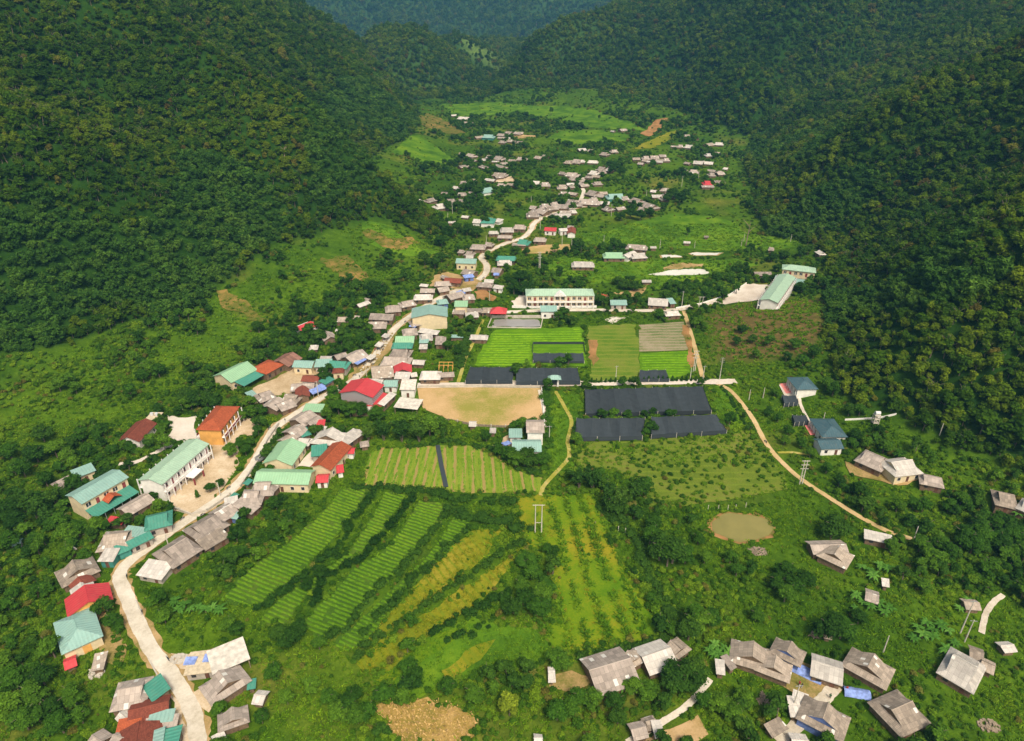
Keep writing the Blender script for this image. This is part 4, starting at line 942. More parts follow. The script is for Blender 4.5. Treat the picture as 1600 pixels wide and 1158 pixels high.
# --- the larger buildings, one by one
def school(ax, ay, bx, by, W, c, wall, label, kind='gable', h=6.8, porch=True, shut='shutter', pitch=0.30, pediment=False, name='school_building', noun='school', balcony=True, sides=(-1, 1)):
    t, L, W = house(ax, ay, bx, by, W, kind, c, h, wall, noun, noun, None, pitch, name, 1, False, label=label)
    a, b = L / 2 - .55, W / 2 - .55
    n = max(4, int(L / 3.0))
    for sy in sides:
        if balcony:
            s = MB().box(-a, a, min(sy * b, sy * (b + 1.3)), max(sy * b, sy * (b + 1.3)), 3.15, 3.4)
            s.build('balcony_slab', M['trim'], t)
            MB().box(-a, a, sy * (b + 1.22) - .05, sy * (b + 1.22) + .05, 3.4, 4.2).build('balcony_rail', M['trim'] if shut != 'rail' else M['shutter'], t)
            for k in range(n + 1):
                x = -a + k * 2 * a / n
                MB().box(x - .14, x + .14, sy * (b + 1.2) - .14, sy * (b + 1.2) + .14, -1, h - .1).build('column', M['trim'], t)
        for st in range(2):
            for k in range(n):
                x = -a + (k + .5) * 2 * a / n; z0 = st * 3.4
                if k % 3 == 1: MB().box(x - .55, x + .55, sy * b - .06, sy * b + .06, z0 + .1, z0 + 2.3).build('door', M['shutter'], t)
                else:
                    w = MB().box(x - .75, x + .75, sy * b - .06, sy * b + .06, z0 + .95, z0 + 2.35).build('window', M['glass'], t)
                    MB().box(x - .06, x + .06, sy * b - .09, sy * b + .09, z0 + .95, z0 + 2.35).box(x - .85, x + .85, sy * b - .1, sy * b + .1, z0 + .82, z0 + .95).build('window_frame', M['shutter'] if wall != 'cream' else M['trim'], w)
    return t, L, W, a, b
t, L, W, a, b = school(233, 752, 308, 685, 9.5, 'n', 'white', "long two-storey white school with maroon windows and mint roof beside the curving main road")
s = -1
MB().box(-2.6, 2.6, s * (b + 4.2), s * (b + 1.3), 2.9, 3.2).build('porch_roof', M['trim'], t)
for x in (-2.4, 2.4): MB().box(x - .2, x + .2, s * (b + 4.1) - .2, s * (b + 4.1) + .2, -1, 2.9).build('porch_column', M['shutter'], t)
t, L, W, a, b = school(324, 667, 355, 628, 9.5, 'o', 'orange', "two-storey orange-walled school with a red hip roof above its dirt yard", 'hip', balcony=True, shut='rail', pitch=0.5)
t, L, W, a, b = school(113, 778, 187, 735, 9, 'T', 'cream', "two-storey cream school with pale teal roof and a dark teal awning along its front", 'gable', balcony=False)
sy = -1
mark(occ, P([(130, 795), (210, 750), (232, 775), (150, 825)]), 1.0); mark(occ, P([(108, 800), (130, 835), (160, 835), (150, 800)]), 0)
v = [(-a, sy * (b + 5.0), 2.7), (a, sy * (b + 5.0), 2.7), (a, sy * b, 3.7), (-a, sy * b, 3.7)]
V, Fc, U = thick(v, [(0, 1, 2, 3)], [[(0, 0), (2 * a, 0), (2 * a, 5), (0, 5)]]); mesh_obj('awning', V, Fc, R['t'], t, U)
for k in range(6):
    x = -a + .3 + k * (2 * a - .6) / 5; MB().tube([(x, sy * (b + 4.8), -1), (x, sy * (b + 4.8), 2.65)], .1).build('post', M['metal'], t)
v, f = roof_shape('gable', 4.4, 6, 3.9, 1.4); v = [(y * .8 + .5, sy * (b + 1.6) + x * .8, z) for x, y, z in v]
V, Fc, U = thick(v, f, [face_uv(v, q) for q in f]); mesh_obj('porch_roof', V, Fc, R['o'], t, U)
t, L, W, a, b = school(821, 453, 928, 453, 10, 'n', 'cream', "wide two-storey cream-white school with a central pediment and walled pale courtyard", 'hip', pitch=0.4, balcony=True)
v = [(-3.2, -(b + 1.5), 6.8), (3.2, -(b + 1.5), 6.8), (0, -(b + 1.5), 9.0), (-3.2, -(b - 1.5), 6.8), (3.2, -(b - 1.5), 6.8), (0, -(b - 2.6), 9.0)]
mesh_obj('pediment', v, [(0, 1, 2), (1, 4, 5, 2), (0, 2, 5, 3), (0, 3, 4, 1), (3, 5, 4)], M['trim'], t)
school(1222, 417, 1277, 414, 9, 'n', 'cream', "cream two-storey school block with mint roof at the foot of the right hill", 'hip', pitch=0.4, balcony=False)
school(1203, 462, 1230, 431, 9, 'n', 'white', "narrow white two-storey school wing with mint roof end-on beside its pale court", 'gable', balcony=True)
house(1210, 436, 1262, 436, 6, 'shed', 'T', 3.4, 'grey', 'canopy', 'canopy', name='school_canopy', open_=True, label="teal lean-to canopy in front of the cream school by the right hill")
house(1196, 464, 1214, 462, 7, 'gbl', 'n', 3, 'white', label="little mint-roofed white building at the end of the pale school court")
house(199, 686, 228, 655, 8.5, 'gable', 'b', 3.4, 'white', label="white single-storey house with reddish-brown tile roof and teal gable on the left")
t, L, W = house(231, 650, 250, 650, 5.5, 'flat', 'y', 4.2, 'yellow', 'pump house', label="small flat-roofed yellow block with two roof tanks behind the reddish-brown roof")
for x in (-1, .9): MB().tube([(x, .5, 4.3), (x, .5, 5.3)], .6, 12).build('water_tank', M['tank'], t)
t, L, W = house(401, 739, 487, 741, 8.5, 'gable', 'm', 3.6, 'cream', 'hall', 'hall', name='long_hall', label="long low cream hall with light green roof across the bottom of the walled compound")
t, L, W = house(432, 721, 456, 686, 11, 'gable', 'm', 3.6, 'cream', 'hall', 'hall', name='wide_hall', label="wide light green gabled hall running back from the road in the walled compound")
t, L, W = house(500, 729, 534, 690, 8, 'gable', 'o', 4, 'cream', 'hall', 'hall', name='tiled_hall', label="rust-red tiled hall with cream gable at the right of the walled compound")
t, L, W = house(112, 953, 127, 1003, 9.5, 'hip', 'T', 3.4, 'cream', label="cream-yellow house with a pale teal hip roof and an orange door at the lower left")
MB().box(L / 2 - .7, L / 2 - .45, -.3, 1.6, 0, 2.4).build('garage_door', W_['orange'], t)
house(134, 921, 138, 939, 11, 'gable', 'r', 3.2, 'orange', label="orange-walled house with a bright red gable roof above the yellow house")
house(122, 902, 133, 913, 6, 'gable', 'b', 3, 'wood', label="small maroon gable squeezed between the grey shack and the red roof"); house(127, 915, 129, 921, 6, 'gable', 'w', 3, 'white', label="small white gable directly behind the red-roofed orange house")
# red metal hall
t, L, W = house(555, 613, 574, 592, 15, 'gable', 'r', 6.2, 'steel', 'hall', 'hall', name='metal_hall', pitch=0.30, win=False, label="tall hall of grey corrugated sheet under a big bright red metal roof")
v = [(-L / 2 + .6, -W / 2 + .6, 2.9), (-L / 2 + .6, -W / 2 - 3, 2.2), (L / 2 - .6, -W / 2 - 3, 2.2), (L / 2 - .6, -W / 2 + .6, 2.9)]
V, Fc, U = thick(v, [(0, 1, 2, 3)], [[(0, 0), (0, 4), (L, 4), (L, 0)]]); mesh_obj('lower_roof', V, Fc, R['r'], t, U)
v = [(-L / 2 + .6, -W / 2 - 3, 2.2), (-L / 2 + .6, W / 2 - 2, 2.2), (-L / 2 - 2.2, W / 2 - 2, 1.9), (-L / 2 - 2.2, -W / 2 - 3, 1.9)]
V, Fc, U = thick(v, [(0, 1, 2, 3)], [[(0, 0), (0, 4), (L, 4), (L, 0)]]); mesh_obj('lower_roof', V, Fc, R['r'], t, U)
# market halls
house(345, 588, 387, 566, 12, 'gable', 'm', 4, 'cream', 'hall', 'hall', name='market_hall', label="broad pale green market roof at the left end of the market square")
house(370, 598, 405, 577, 8, 'shed', 't', 3, 'grey', 'canopy', 'canopy', name='market_canopy', open_=True, label="long strong-green market canopy sloping towards the sandy square")
house(402, 577, 431, 560, 10, 'hip', 'o', 3.4, 'wood', 'hall', 'hall', name='market_hall', label="rusty red hip roof between the green canopy and the striped roof")
house(436, 566, 458, 551, 10, 'gable', 's', 3.2, 'wood', 'hall', 'hall', name='market_hall', label="dark brown market roof with pale stripes at the back of the square")
house(519, 577, 538, 576, 5, 'hip', 'b', 3.4, 'cream', 'gatehouse', 'gatehouse', name='gatehouse', label="cream gatehouse with dark opening where the market square meets the road")
house(671, 478, 671, 491, 18, 'gable', 'T', 6.5, 'cream', pitch=0.2, name='tall_house', label="tall cream building with a wide shallow pale teal roof right of the road")
house(752, 341, 774, 342, 10, 'hip', 't', 4, 'white', name='villa', label="white villa with teal hip roof above the first road bend")
house(766, 481, 792, 482, 7.5, 'hip', 'r', 3.6, 'red', 'hall', 'hall', name='open_hall', pitch=0.6, open_=True, label="open hall with red curved roof behind the square dark pool")
house(844, 479, 870, 479, 8, 'gable', 'T', 4, 'white', label="white house with pale teal roof in front of the wide cream-white school")
# slate roofed clinic pair
for q in ((1247, 583, 1263, 606, 9, "white clinic house with a slate-blue roof, the upper one of the pair on the right"), (1285, 648, 1306, 679, 9.5, "white clinic house with a slate-blue roof, the lower one of the pair on the right")):
    t, L, W = house(*q[:5], 'hip', 'k', 3.4, 'white', 'clinic', 'clinic', name='clinic_house', label=q[5])
    for k in range(6):
        x = -L / 2 + 1 + k * (L - 2) / 5; MB().tube([(x, -W / 2 + .1, -1), (x, -W / 2 + .1, 3.4)], .13).build('column', M['trim'], t)
house(1277, 690, 1313, 689, 7, 'gable', 'k', 3, 'white', label="small white annex with slate-blue roof below the lower clinic house")
# two-tone house beside the sports ground
house(822, 661, 850, 661, 9, 'gable', 'g', 5.8, 'white', name='tall_house', label="two-storey grey-roofed white house with small windows at the lower sports ground corner")
house(800, 692, 846, 692, 8, 'gable', 'T', 3.2, 'white', label="white house with a wide pale teal roof in front of the tall grey-roofed one")
house(795, 676, 816, 676, 5, 'shed', 'T', 3, 'white', label="narrow teal lean-to beside the tall grey-roofed house at the sports ground")
house(733, 660, 744, 660, 4, 'gable', 'w', 2.4, 'wood', label="tiny pale shed at the lower fence of the sandy sports ground")
house(765, 672, 775, 672, 3, 'shed', 'w', 2, 'wood', label="tiny white lean-to among bushes below the sports ground")
# unfinished house: white slab on posts over a timber deck
t, L, W = house(327, 1036, 385, 1011, 8, 'flat', 'c', 3.4, 'wood', 'building', 'building', name='unfinished_building', open_=True, label="unfinished white concrete slab roof on bare posts beside the lower road")
t, L, W = house(292, 1037, 340, 1031, 7, 'flat', 'y', 2.6, 'grey', 'building', 'building', name='half_built_house', label="half-built house with brown deck roof carrying blue tarps by the lower road")
for (x, y, r) in ((-3, .6, .4), (1.5, .8, -.3)):
    mesh_obj('tarp_sheet', [(x - 1.5, y - 1, 2.75), (x + 1.3, y - 1.2, 2.95), (x + 1.6, y + 1.1, 2.8), (x - 1.2, y + 1.2, 3.1), (x - 1.5, y - 1, 2.65), (x + 1.3, y - 1.2, 2.65), (x + 1.6, y + 1.1, 2.65), (x - 1.2, y + 1.2, 2.65)],
             [(0, 1, 2, 3), (7, 6, 5, 4), (0, 4, 5, 1), (1, 5, 6, 2), (2, 6, 7, 3), (3, 7, 4, 0)], R['B'], t)
house(620, 628, 657, 632, 8, 'flat', 'c', 3, 'grey', 'canopy', 'canopy', name='flat_canopy', open_=True, label="flat pale canopy at the upper left corner of the sports ground")
# shrine on the slope
t, L, W = house(466, 512, 492, 500, 7, 'hip', 'r', 2.6, 'white', 'shrine', 'shrine', name='shrine', pitch=.5, label="little white shrine with deep red roof and white wall on the left slope")
MB().box(-L / 2 - 1.5, L / 2 + 1.5, W / 2 + 1.8, W / 2 + 2.1, -1, 1.8).box(-L / 2 - 1.5, -L / 2 - 1.2, -W / 2 - 3, W / 2 + 1.8, -1, 1.6).box(L / 2 + 1.2, L / 2 + 1.5, -W / 2 - 3, W / 2 + 1.8, -1, 1.6).box(-L / 2 - 1.2, L / 2 + 1.2, -W / 2 - 2.9, W / 2 + 1.8, -1, .15).build('courtyard_wall', M['trim'], t)

# --- market stall tarps, awnings
for q, (x0, y0, x1, y1, w, c, lb) in enumerate([(485, 613, 508, 603, 3.5, 'B', "long blue tarp awning along the market side of the road"), (446, 636, 460, 630, 3, 'B', "short blue tarp awning below the grey market roofs"), (553, 567, 568, 558, 4, 'B', "blue and white tarp canopy at the top of the market street"),
        (575, 561, 584, 554, 3, 'w', "pale stall canopy beside the market street, lowest of three"), (590, 541, 596, 534, 3, 'w', "pale stall canopy beside the market street, middle of three"), (600, 527, 606, 521, 3, 'w', "pale stall canopy beside the market street, highest of three"),
        (797, 690, 786, 694, 3, 'B', "violet-blue tarp leaning at the left of the pale teal house"), (497, 606, 516, 594, 2.5, 'B', "blue tarp over the shop front beside the gatehouse"), (716, 458, 724, 455, 4, 'B', "blue tarp lean-to right of the road's upper shops")]):
    house(x0, y0, x1, y1, w, 'shed', c, 2.3, 'wood', 'stall', 'market stall', "tarp-covered stalls", name='market_stall', open_=True, label=lb)

# --- shade nets: black mesh stretched on posts
def net(quad, h, label, sag=True):
    c = [cast(x, y, h) for x, y in quad]
    ctr = sum(c, Vector()) / 4
    t = empty('shade_net', (ctr.x, ctr.y, float(hz(ctr.x, ctr.y)))); tag(t, label, 'shade net', "black shade nets over nursery beds")
    mark(occ, [(p.x, p.y) for p in c], .3)
    L0, L1 = (c[1] - c[0]).length, (c[3] - c[0]).length
    n, m = max(2, int(L0 / 1.5)), max(2, int(L1 / 1.5)); v, f = [], []
    r = random.Random(int(quad[0][0]))
    for j in range(m + 1):
        for i in range(n + 1):
            p = c[0].lerp(c[1], i / n).lerp(c[3].lerp(c[2], i / n), j / m)
            sg = -.42 * abs(math.sin(math.pi * i / n * (L0 / 6))) + r.uniform(-.05, .05)
            v.append((p.x - ctr.x, p.y - ctr.y, float(hz(p.x, p.y)) - t.location.z + h + sg))
    for j in range(m):
        for i in range(n): f.append((j * (n + 1) + i, j * (n + 1) + i + 1, (j + 1) * (n + 1) + i + 1, (j + 1) * (n + 1) + i))
    V, Fc, U = thick(v, f, [[(v[i][0], v[i][1]) for i in q] for q in f], .05); mesh_obj('net', V, Fc, R['x'], t, U)
    # hanging sides
    sd = MB()
    for (i0, i1) in ((3, 2), (0, 3), (1, 2)):
        a, b = c[i0] - ctr, c[i1] - ctr
        za, zb = float(hz(c[i0].x, c[i0].y)) - t.location.z, float(hz(c[i1].x, c[i1].y)) - t.location.z
        sd.add([(a.x, a.y, za + .5), (b.x, b.y, zb + .5), (b.x, b.y, zb + h - .1), (a.x, a.y, za + h - .1)], [(0, 1, 2, 3)])
    sd.build('side_net', R['x'], t)
    k = max(3, int(L0 / 7))
    for i in range(k + 1):
        for q in (0, 1):
            p = (c[0] if q else c[3]).lerp(c[1] if q else c[2], i / k)
            MB().tube([(p.x - ctr.x, p.y - ctr.y, float(hz(p.x, p.y)) - t.location.z - .3), (p.x - ctr.x, p.y - ctr.y, float(hz(p.x, p.y)) - t.location.z + h + .1)], .09, 5).build('post', M['pole'], t)
net([(735, 573), (803, 573), (801, 594), (727, 594)], 2.3, "left black shade net of the row above the sports ground")
net([(807, 574), (902, 574), (907, 595), (806, 596)], 2.3, "right black shade net of the row above the sports ground")
net([(833, 551), (911, 551), (913, 564), (833, 563)], 1.6, "small black shade net inside the bright paddy enclosure")
net([(1000, 578), (1040, 577), (1046, 592), (998, 592)], 2.0, "small dark shade net right of the mixed plots behind the tree row")
net([(914, 608), (1098, 603), (1112, 641), (915, 646)], 2.4, "largest black shade net, in front of the row of small dark trees")
net([(901, 653), (1008, 652), (1004, 681), (898, 683)], 2.4, "left black shade net of the lowest pair")
net([(1018, 651), (1119, 647), (1136, 672), (1018, 679)], 2.4, "right black shade net of the lowest pair")
net([(1222, 617), (1243, 617), (1248, 628), (1226, 630)], 2.2, "tiny black shade net below the upper clinic house")
net([(1238, 648), (1259, 648), (1264, 658), (1242, 660)], 2.2, "tiny black shade net left of the lower clinic house")

# --- walls, posts, poles
def wall_run(px, h, w, mat, label, name='boundary_wall', up=0, post=None, cat='wall'):
    pts = [cast(*p) for p in px]
    c = pts[0]; t = empty(name, c); tag(t, label, cat)
    v, f = [], []
    L = []
    for a, b in zip(pts[:-1], pts[1:]):
        n = max(1, int((b - a).length / 4))
        L += [a.lerp(b, k / n) for k in range(n)]
    L.append(pts[-1])
    for i, p in enumerate(L):
        d = (L[min(i + 1, len(L) - 1)] - L[max(i - 1, 0)]); d.z = 0; d.normalize(); nx, ny = -d.y * w / 2, d.x * w / 2
        z = float(hz(p.x, p.y)) - c.z
        v += [(p.x - c.x - nx, p.y - c.y - ny, z - .4), (p.x - c.x + nx, p.y - c.y + ny, z - .4), (p.x - c.x + nx, p.y - c.y + ny, z + h), (p.x - c.x - nx, p.y - c.y - ny, z + h)]
        if i:
            o = (i - 1) * 4
            for k in range(4): f.append((o + k, o + (k + 1) % 4, o + 4 + (k + 1) % 4, o + 4 + k))
    f += [(0, 3, 2, 1), (len(v) - 4, len(v) - 3, len(v) - 2, len(v) - 1)]
    mesh_obj('wall', v, f, mat, t)
    if post:
        D = 0.0; last = -99
        for i in range(1, len(L)):
            D += (L[i] - L[i - 1]).length
            if D - last > post:
                last = D; p = L[i]; z = float(hz(p.x, p.y)) - c.z
                MB().box(p.x - c.x - .2, p.x - c.x + .2, p.y - c.y - .2, p.y - c.y + .2, z - .4, z + h + .35).build('pillar', M['concrete'], t)
    mark_line(occ, [(p.x, p.y) for p in L], 1.0)
    return t
wall_run([(654, 606), (745, 605), (846, 606)], 1.1, .3, M['concrete'], "low pale wall along the upper edge of the sports ground", post=9)
wall_run([(846, 607), (849, 640), (851, 668)], 1.1, .3, M['trim'], "low white wall down the right edge of the sports ground")
wall_run([(700, 657), (745, 666), (790, 668), (822, 664)], .9, .2, M['timber'], "low rail fence along the lower edge of the sports ground", 'rail_fence', post=5, cat='fence')
wall_run([(730, 598), (800, 598), (900, 598)], 1.0, .25, M['concrete'], "pillared wall in front of the black nets above the sports ground", post=8)
wall_run([(800, 481), (850, 482), (932, 481)], 1.3, .3, M['trim'], "white courtyard wall in front of the wide two-storey school")
wall_run([(768, 497), (846, 497)], 1.6, .4, M['concrete'], "grey retaining wall behind the square dark pool")
wall_run([(768, 498), (762, 512), (845, 513), (848, 498)], .5, .4, M['concrete'], "low kerb wall round three sides of the square dark pool")
wall_run([(1056, 483), (1095, 476), (1140, 462), (1166, 444)], 1.0, .3, M['trim'], "white kerb wall along the pale court by the right hill")
wall_run([(376, 762), (404, 722), (418, 690), (436, 664)], 1.2, .4, M['concrete'], "long low wall between the school yard and the main road")
wall_run([(833, 538), (912, 538), (914, 552)], 1.2, .15, R['x'], "black net fence closing the small paddy enclosure", 'net_fence', cat='fence')
wall_run([(833, 538), (832, 552)], 1.2, .15, R['x'], "short black net fence left of the small paddy enclosure", 'net_fence', cat='fence')
wall_run([(684, 697), (690, 730), (697, 762)], .5, 1.6, R['x'], "narrow black net strip crossing the vegetable beds", 'net_strip', cat='net')
wall_run([(1400, 648), (1362, 655), (1320, 657)], .7, .25, M['trim'], "thin white wall behind the lower clinic house")
wall_run([(262, 792), (300, 806), (324, 800), (360, 775)], 1.1, .3, M['concrete'], "pale wall at the lower end of the long white school's yard", post=7)
wall_run([(262, 1085), (243, 1050), (232, 1030)], .5, .3, M['concrete'], "low concrete kerb left of the lower road")
# arch gate
c = cast(866, 604); t = empty('path_gate', c); tag(t, "white arched gate with small teal roof over the paved path", 'gate')
for sx in (-1.5, 1.5): MB().box(sx - .35, sx + .35, -.4, .4, -.3, 4.2).build('pillar', M['trim'], t)
MB().box(-2, 2, -.5, .5, 3.6, 4.2).build('lintel', M['trim'], t)
v, f = roof_shape('hip', 5.6, 3.2, 4.2, 1.4); V, Fc, U = thick(v, f, [face_uv(v, q) for q in f]); mesh_obj('roof', V, Fc, R['T'], t, U)
def pole(px, py, h, arms=1, label=None, group="slim utility poles"):
    c = cast(px, py); t = empty('utility_pole', c, random.uniform(-.3, .3)); tag(t, label, 'utility pole', group)
    MB().tube([(0, 0, -.4), (0, 0, h)], [.20, .11], 7).build('shaft', M['pole'], t)
    for k in range(arms): MB().box(-.9, .9, -.06, .06, h - .4 - k * .9, h - .28 - k * .9).build('crossarm', M['metal'], t)
    if not label: place_words(t, "slim pale utility pole", px, py)
    mark(occ, [(c.x - .5, c.y - .5), (c.x + .5, c.y - .5), (c.x + .5, c.y + .5), (c.x - .5, c.y + .5)], .5)
def twin_pole(px, py, h, gap, label, bars=1):
    c = cast(px, py); t = empty('twin_pole', c); tag(t, label, 'utility pole')
    for s in (-gap / 2, gap / 2): MB().tube([(s, 0, -.4), (s, 0, h)], [.22, .13], 7).build('shaft', M['pole'], t)
    for k in range(bars): MB().box(-gap / 2 - .9, gap / 2 + .9, -.08, .08, h - .3 - k * 1.6, h - .12 - k * 1.6).build('crossarm', M['pole'], t)
    MB().box(-gap / 2, gap / 2, -.06, .06, h * .35, h * .35 + .15).build('brace', M['pole'], t)
twin_pole(841, 832, 11, 2.0, "twin-legged white pole standing in the yellow-green field")
twin_pole(1251, 757, 10, .9, "twin pole with three crossarms beside the dirt track", 3)
twin_pole(843, 424, 12, .7, "twin pole among trees below the sandy pitch", 3)
twin_pole(1084, 583, 11, .7, "twin pole at the right corner of the nursery plots", 3)
twin_pole(1094, 483, 7, 1.6, "short twin pole at the junction by the pale court", 1)
pole(1124, 594, 11, 3, "pole with three crossarms where the dirt track starts")
for q in """65+1000 480 9|1162 377 5|1500 990 12|1238 1110 9|1428 842 5|222 962 6|345 776 6|265 858 6|285 640 4|560 1010 0|707 470 9|707 334 8|844 358 10|955 338 9|760 382 6|765 470 6|878 384 10|893 390 8|943 384 7|1031 388 6|1085 388 5|1158 385 5|1235 378 5|1065 292 9|1091 281 8|790 262 9|646 505 7|636 562 6|498 622 8|573 588 6|1286 658 4|1380 1019 6|1507 1003 8|858 690 7|1170 625 5|1192 622 5|1468 680 5|1010 307 5|897 335 5|700 345 6|830 316 5|1098 594 7|962 594 7|705 620 0|893 482 5|1078 594 6""".replace("65+1000", "1065").split('|'):
    x, y, h = map(float, q.split())
    if h: pole(x, y, h * 1.0, 1 if h > 6 else 0)
# fence posts along the tops of the pond bank and field corners
for k, (x, y) in enumerate([(1106, 797), (1122, 797), (1137, 797), (1149, 796), (1165, 793), (966, 830), (977, 833), (1015, 865)]):
    c = cast(x, y); t = MB().tube([(0, 0, -.3), (0, 0, 2.0)], .11, 6).build('fence_post', M['pole']); t.location = c; tag(t, None, 'fence post', "white posts near the round pond"); place_words(t, "thin white fence post", x, y)
# truck
c = cast(413, 716); t = empty('truck', c, math.radians(62)); tag(t, "grey-blue open-backed truck parked at the roadside below the green halls", 'truck')
MB().box(-3.2, 1.2, -1.1, 1.1, .8, 1.1).box(-3.2, 1.2, -1.1, -1.0, 1.1, 2.0).box(-3.2, 1.2, 1.0, 1.1, 1.1, 2.0).box(-3.2, -3.1, -1.0, 1.0, 1.1, 2.0).box(1.1, 1.2, -1.0, 1.0, 1.1, 2.3).build('cargo_bed', M['metal'], t)
cab = MB(); cab.add([(1.4, -1.05, .7), (3.2, -1.05, .7), (3.2, 1.05, .7), (1.4, 1.05, .7), (1.4, -1, 2.5), (2.7, -1, 2.5), (2.7, 1, 2.5), (1.4, 1, 2.5), (3.2, -1.05, 1.5), (3.2, 1.05, 1.5)],
        [(0, 3, 2, 1), (0, 1, 8, 5, 4), (3, 7, 6, 9, 2), (4, 5, 6, 7), (1, 2, 9, 8), (8, 9, 6, 5), (0, 4, 7, 3)]); cab = cab.build('cab', W_['blue'], t)
MB().add([(3.16, -.9, 1.6), (3.16, .9, 1.6), (2.78, .9, 2.4), (2.78, -.9, 2.4)], [(0, 1, 2, 3)]).build('windscreen', M['glass'], cab)
for x in (-2.4, -1.2, 2.4):
    for y in (-1.0, 1.0): MB().tube([(x, y - .15, .45), (x, y + .15, .45)], .48, 12).build('wheel', M['glass'], t)
# free tarps, wood piles, tank tower
for q, (x, y, lx, ly, rz, lb) in enumerate([(1260, 1052, 7.5, 3.6, -.6, "pale blue tarp spread in the lower right farmyard"), (1338, 1084, 6, 3, -.2, "blue tarp on the ground below the pale gabled farmhouse")]):
    c = cast(x, y); v, f = [], []
    for j in range(5):
        for i in range(7): v.append(((i / 6 - .5) * lx, (j / 4 - .5) * ly, .3 + .9 * math.sin(math.pi * j / 4) + random.uniform(-.12, .12)))
    for j in range(4):
        for i in range(6): f.append((j * 7 + i, j * 7 + i + 1, j * 7 + i + 8, j * 7 + i + 7))
    V, Fc, U = thick(v, f, [[(0, 0)] * 4 for _ in f], .1)
    o = mesh_obj('tarp', V, Fc, R['B']); o.location = c; o.rotation_euler.z = rz; tag(o, lb, 'tarp'); mark(occ, [(c.x - 4, c.y - 2), (c.x + 4, c.y - 2), (c.x + 4, c.y + 2), (c.x - 4, c.y + 2)])
def heap(px, py, r, n, mat, name, label, cat, long=True):
    c = cast(px, py); b = MB()
    for k in range(n):
        a, d = random.uniform(0, 6.28), r * math.sqrt(random.random()); x, y = d * math.cos(a), d * math.sin(a) * .7; z = max(.1, (1 - d / r) * r * .3) * random.uniform(.3, 1)
        q = random.uniform(0, 3.14); l = random.uniform(.5, 1.1) if long else .35; s = .14 if long else random.uniform(.15, .3)
        if long: b.tube([(x - l * math.cos(q), y - l * math.sin(q), z), (x + l * math.cos(q), y + l * math.sin(q), z + .1)], s, 5)
        else: b.box(x - s, x + s, y - s, y + s, z - .2, z + s)
    o = b.build(name, mat); o.location = c; tag(o, label, cat); mark(occ, [(c.x - r, c.y - r), (c.x + r, c.y - r), (c.x + r, c.y + r), (c.x - r, c.y + r)])
heap(1200, 1094, 2.6, 90, M['timber'], 'wood_pile', "scattered pile of split firewood left of the lower farmyard", 'wood pile')
heap(1184, 862, 2.4, 45, M['timber'], 'wood_pile', "pale pile of timber just below the round brown pond", 'wood pile')
heap(930, 668 + 150, 0.1, 1, M['timber'], 'stump', "single pale stump in the hedge right of the yellow-green field", 'stump')
heap(150, 1052, 2.4, 50, M['concrete'], 'rubble_heap', "rubble heap in front of the cream-yellow house", 'rubble', False)
heap(1545, 1135, 2.4, 70, M['timber'], 'rubble_heap', "pale rubble heap near the bottom right corner", 'rubble', False)
heap(280, 1030, 2.2, 150, M['concrete'], 'gravel_heap', "grey gravel heap beside the lower road and half-built house", 'gravel', False)
heap(1275, 992, 1.6, 30, M['timber'], 'wood_pile', "small wood pile behind the pale gabled farmhouse", 'wood pile')
c = cast(1366, 664); t = empty('tank_tower', c); tag(t, "small concrete tower carrying a steel water tank behind the clinic", 'water tower')
for z in (0, 1.6, 3.2): MB().box(-1.1, 1.1, -1.1, 1.1, z + 1.2, z + 1.4).build('platform', M['concrete'], t)
for x in (-.9, .9):
    for y in (-.9, .9): MB().box(x - .12, x + .12, y - .12, y + .12, -.5, 4.4).build('leg', M['concrete'], t)
MB().tube([(-.9, 0, 5.3), (.9, 0, 5.3)], .75, 12).build('water_tank', M['tank'], t)
# lattice frames of a half-built shed
c = cast(697, 578); t = empty('timber_frame', c); tag(t, "bare orange timber frame standing right of the grey gablet house", 'timber frame')
for i in range(4):
    for j in range(2): MB().box(i * 2 - 3.1, i * 2 - 2.9, j * 3 - 1.6, j * 3 - 1.4, -.3, 3).build('post', W_['orange'], t)
for j in range(2): MB().box(-3.2, 3.2, j * 3 - 1.6, j * 3 - 1.4, 3, 3.2).build('beam', W_['orange'], t)

# --- people and motorbikes in the street
def body_mesh(name, chains, mat, sub=1):
    v, e, r = [], [], []
    for ch, root in chains:
        prev = root
        for p, rad in ch:
            v.append(p); r.append(rad); i = len(v) - 1
            if prev is not None: e.append((prev, i))
            prev = i
    me = bpy.data.meshes.new(name); me.from_pydata(v, e, []); me.materials.append(mat)
    o = link(bpy.data.objects.new(name, me)); m = o.modifiers.new("skin", 'SKIN')
    for k, q in enumerate(o.data.skin_vertices[0].data): q.radius = (r[k], r[k] * .8); q.use_root = (k == 0)
    s = o.modifiers.new("sub", 'SUBSURF'); s.levels = s.render_levels = sub
    dg = bpy.context.evaluated_depsgraph_get(); ev = bpy.data.meshes.new_from_object(o.evaluated_get(dg)); ev.name = name
    bpy.data.objects.remove(o); return ev
SK = plain("skin", (0.36, 0.20, 0.13), .1)
def person_meshes():
    pel = [((0, 0, .95), .13), ((0, 0, 1.15), .12), ((0, 0, 1.38), .14), ((0, 0, 1.50), .06), ((0, .01, 1.62), .10), ((0, .01, 1.70), .08)]
    ch = [(pel, None)]
    for s in (-1, 1):
        ch.append(([((s * .18, 0, 1.40), .055), ((s * .25, .02, 1.13), .045), ((s * .26, -.06, .90), .035), ((s * .26, -.08, .80), .03)], 2))
        ch.append(([((s * .09, 0, .86), .085), ((s * .11, -.02, .48), .06), ((s * .11, .03, .10), .04), ((s * .11, -.09, .05), .035)], 0))
    return body_mesh('person', ch, SK)
PM = person_meshes()
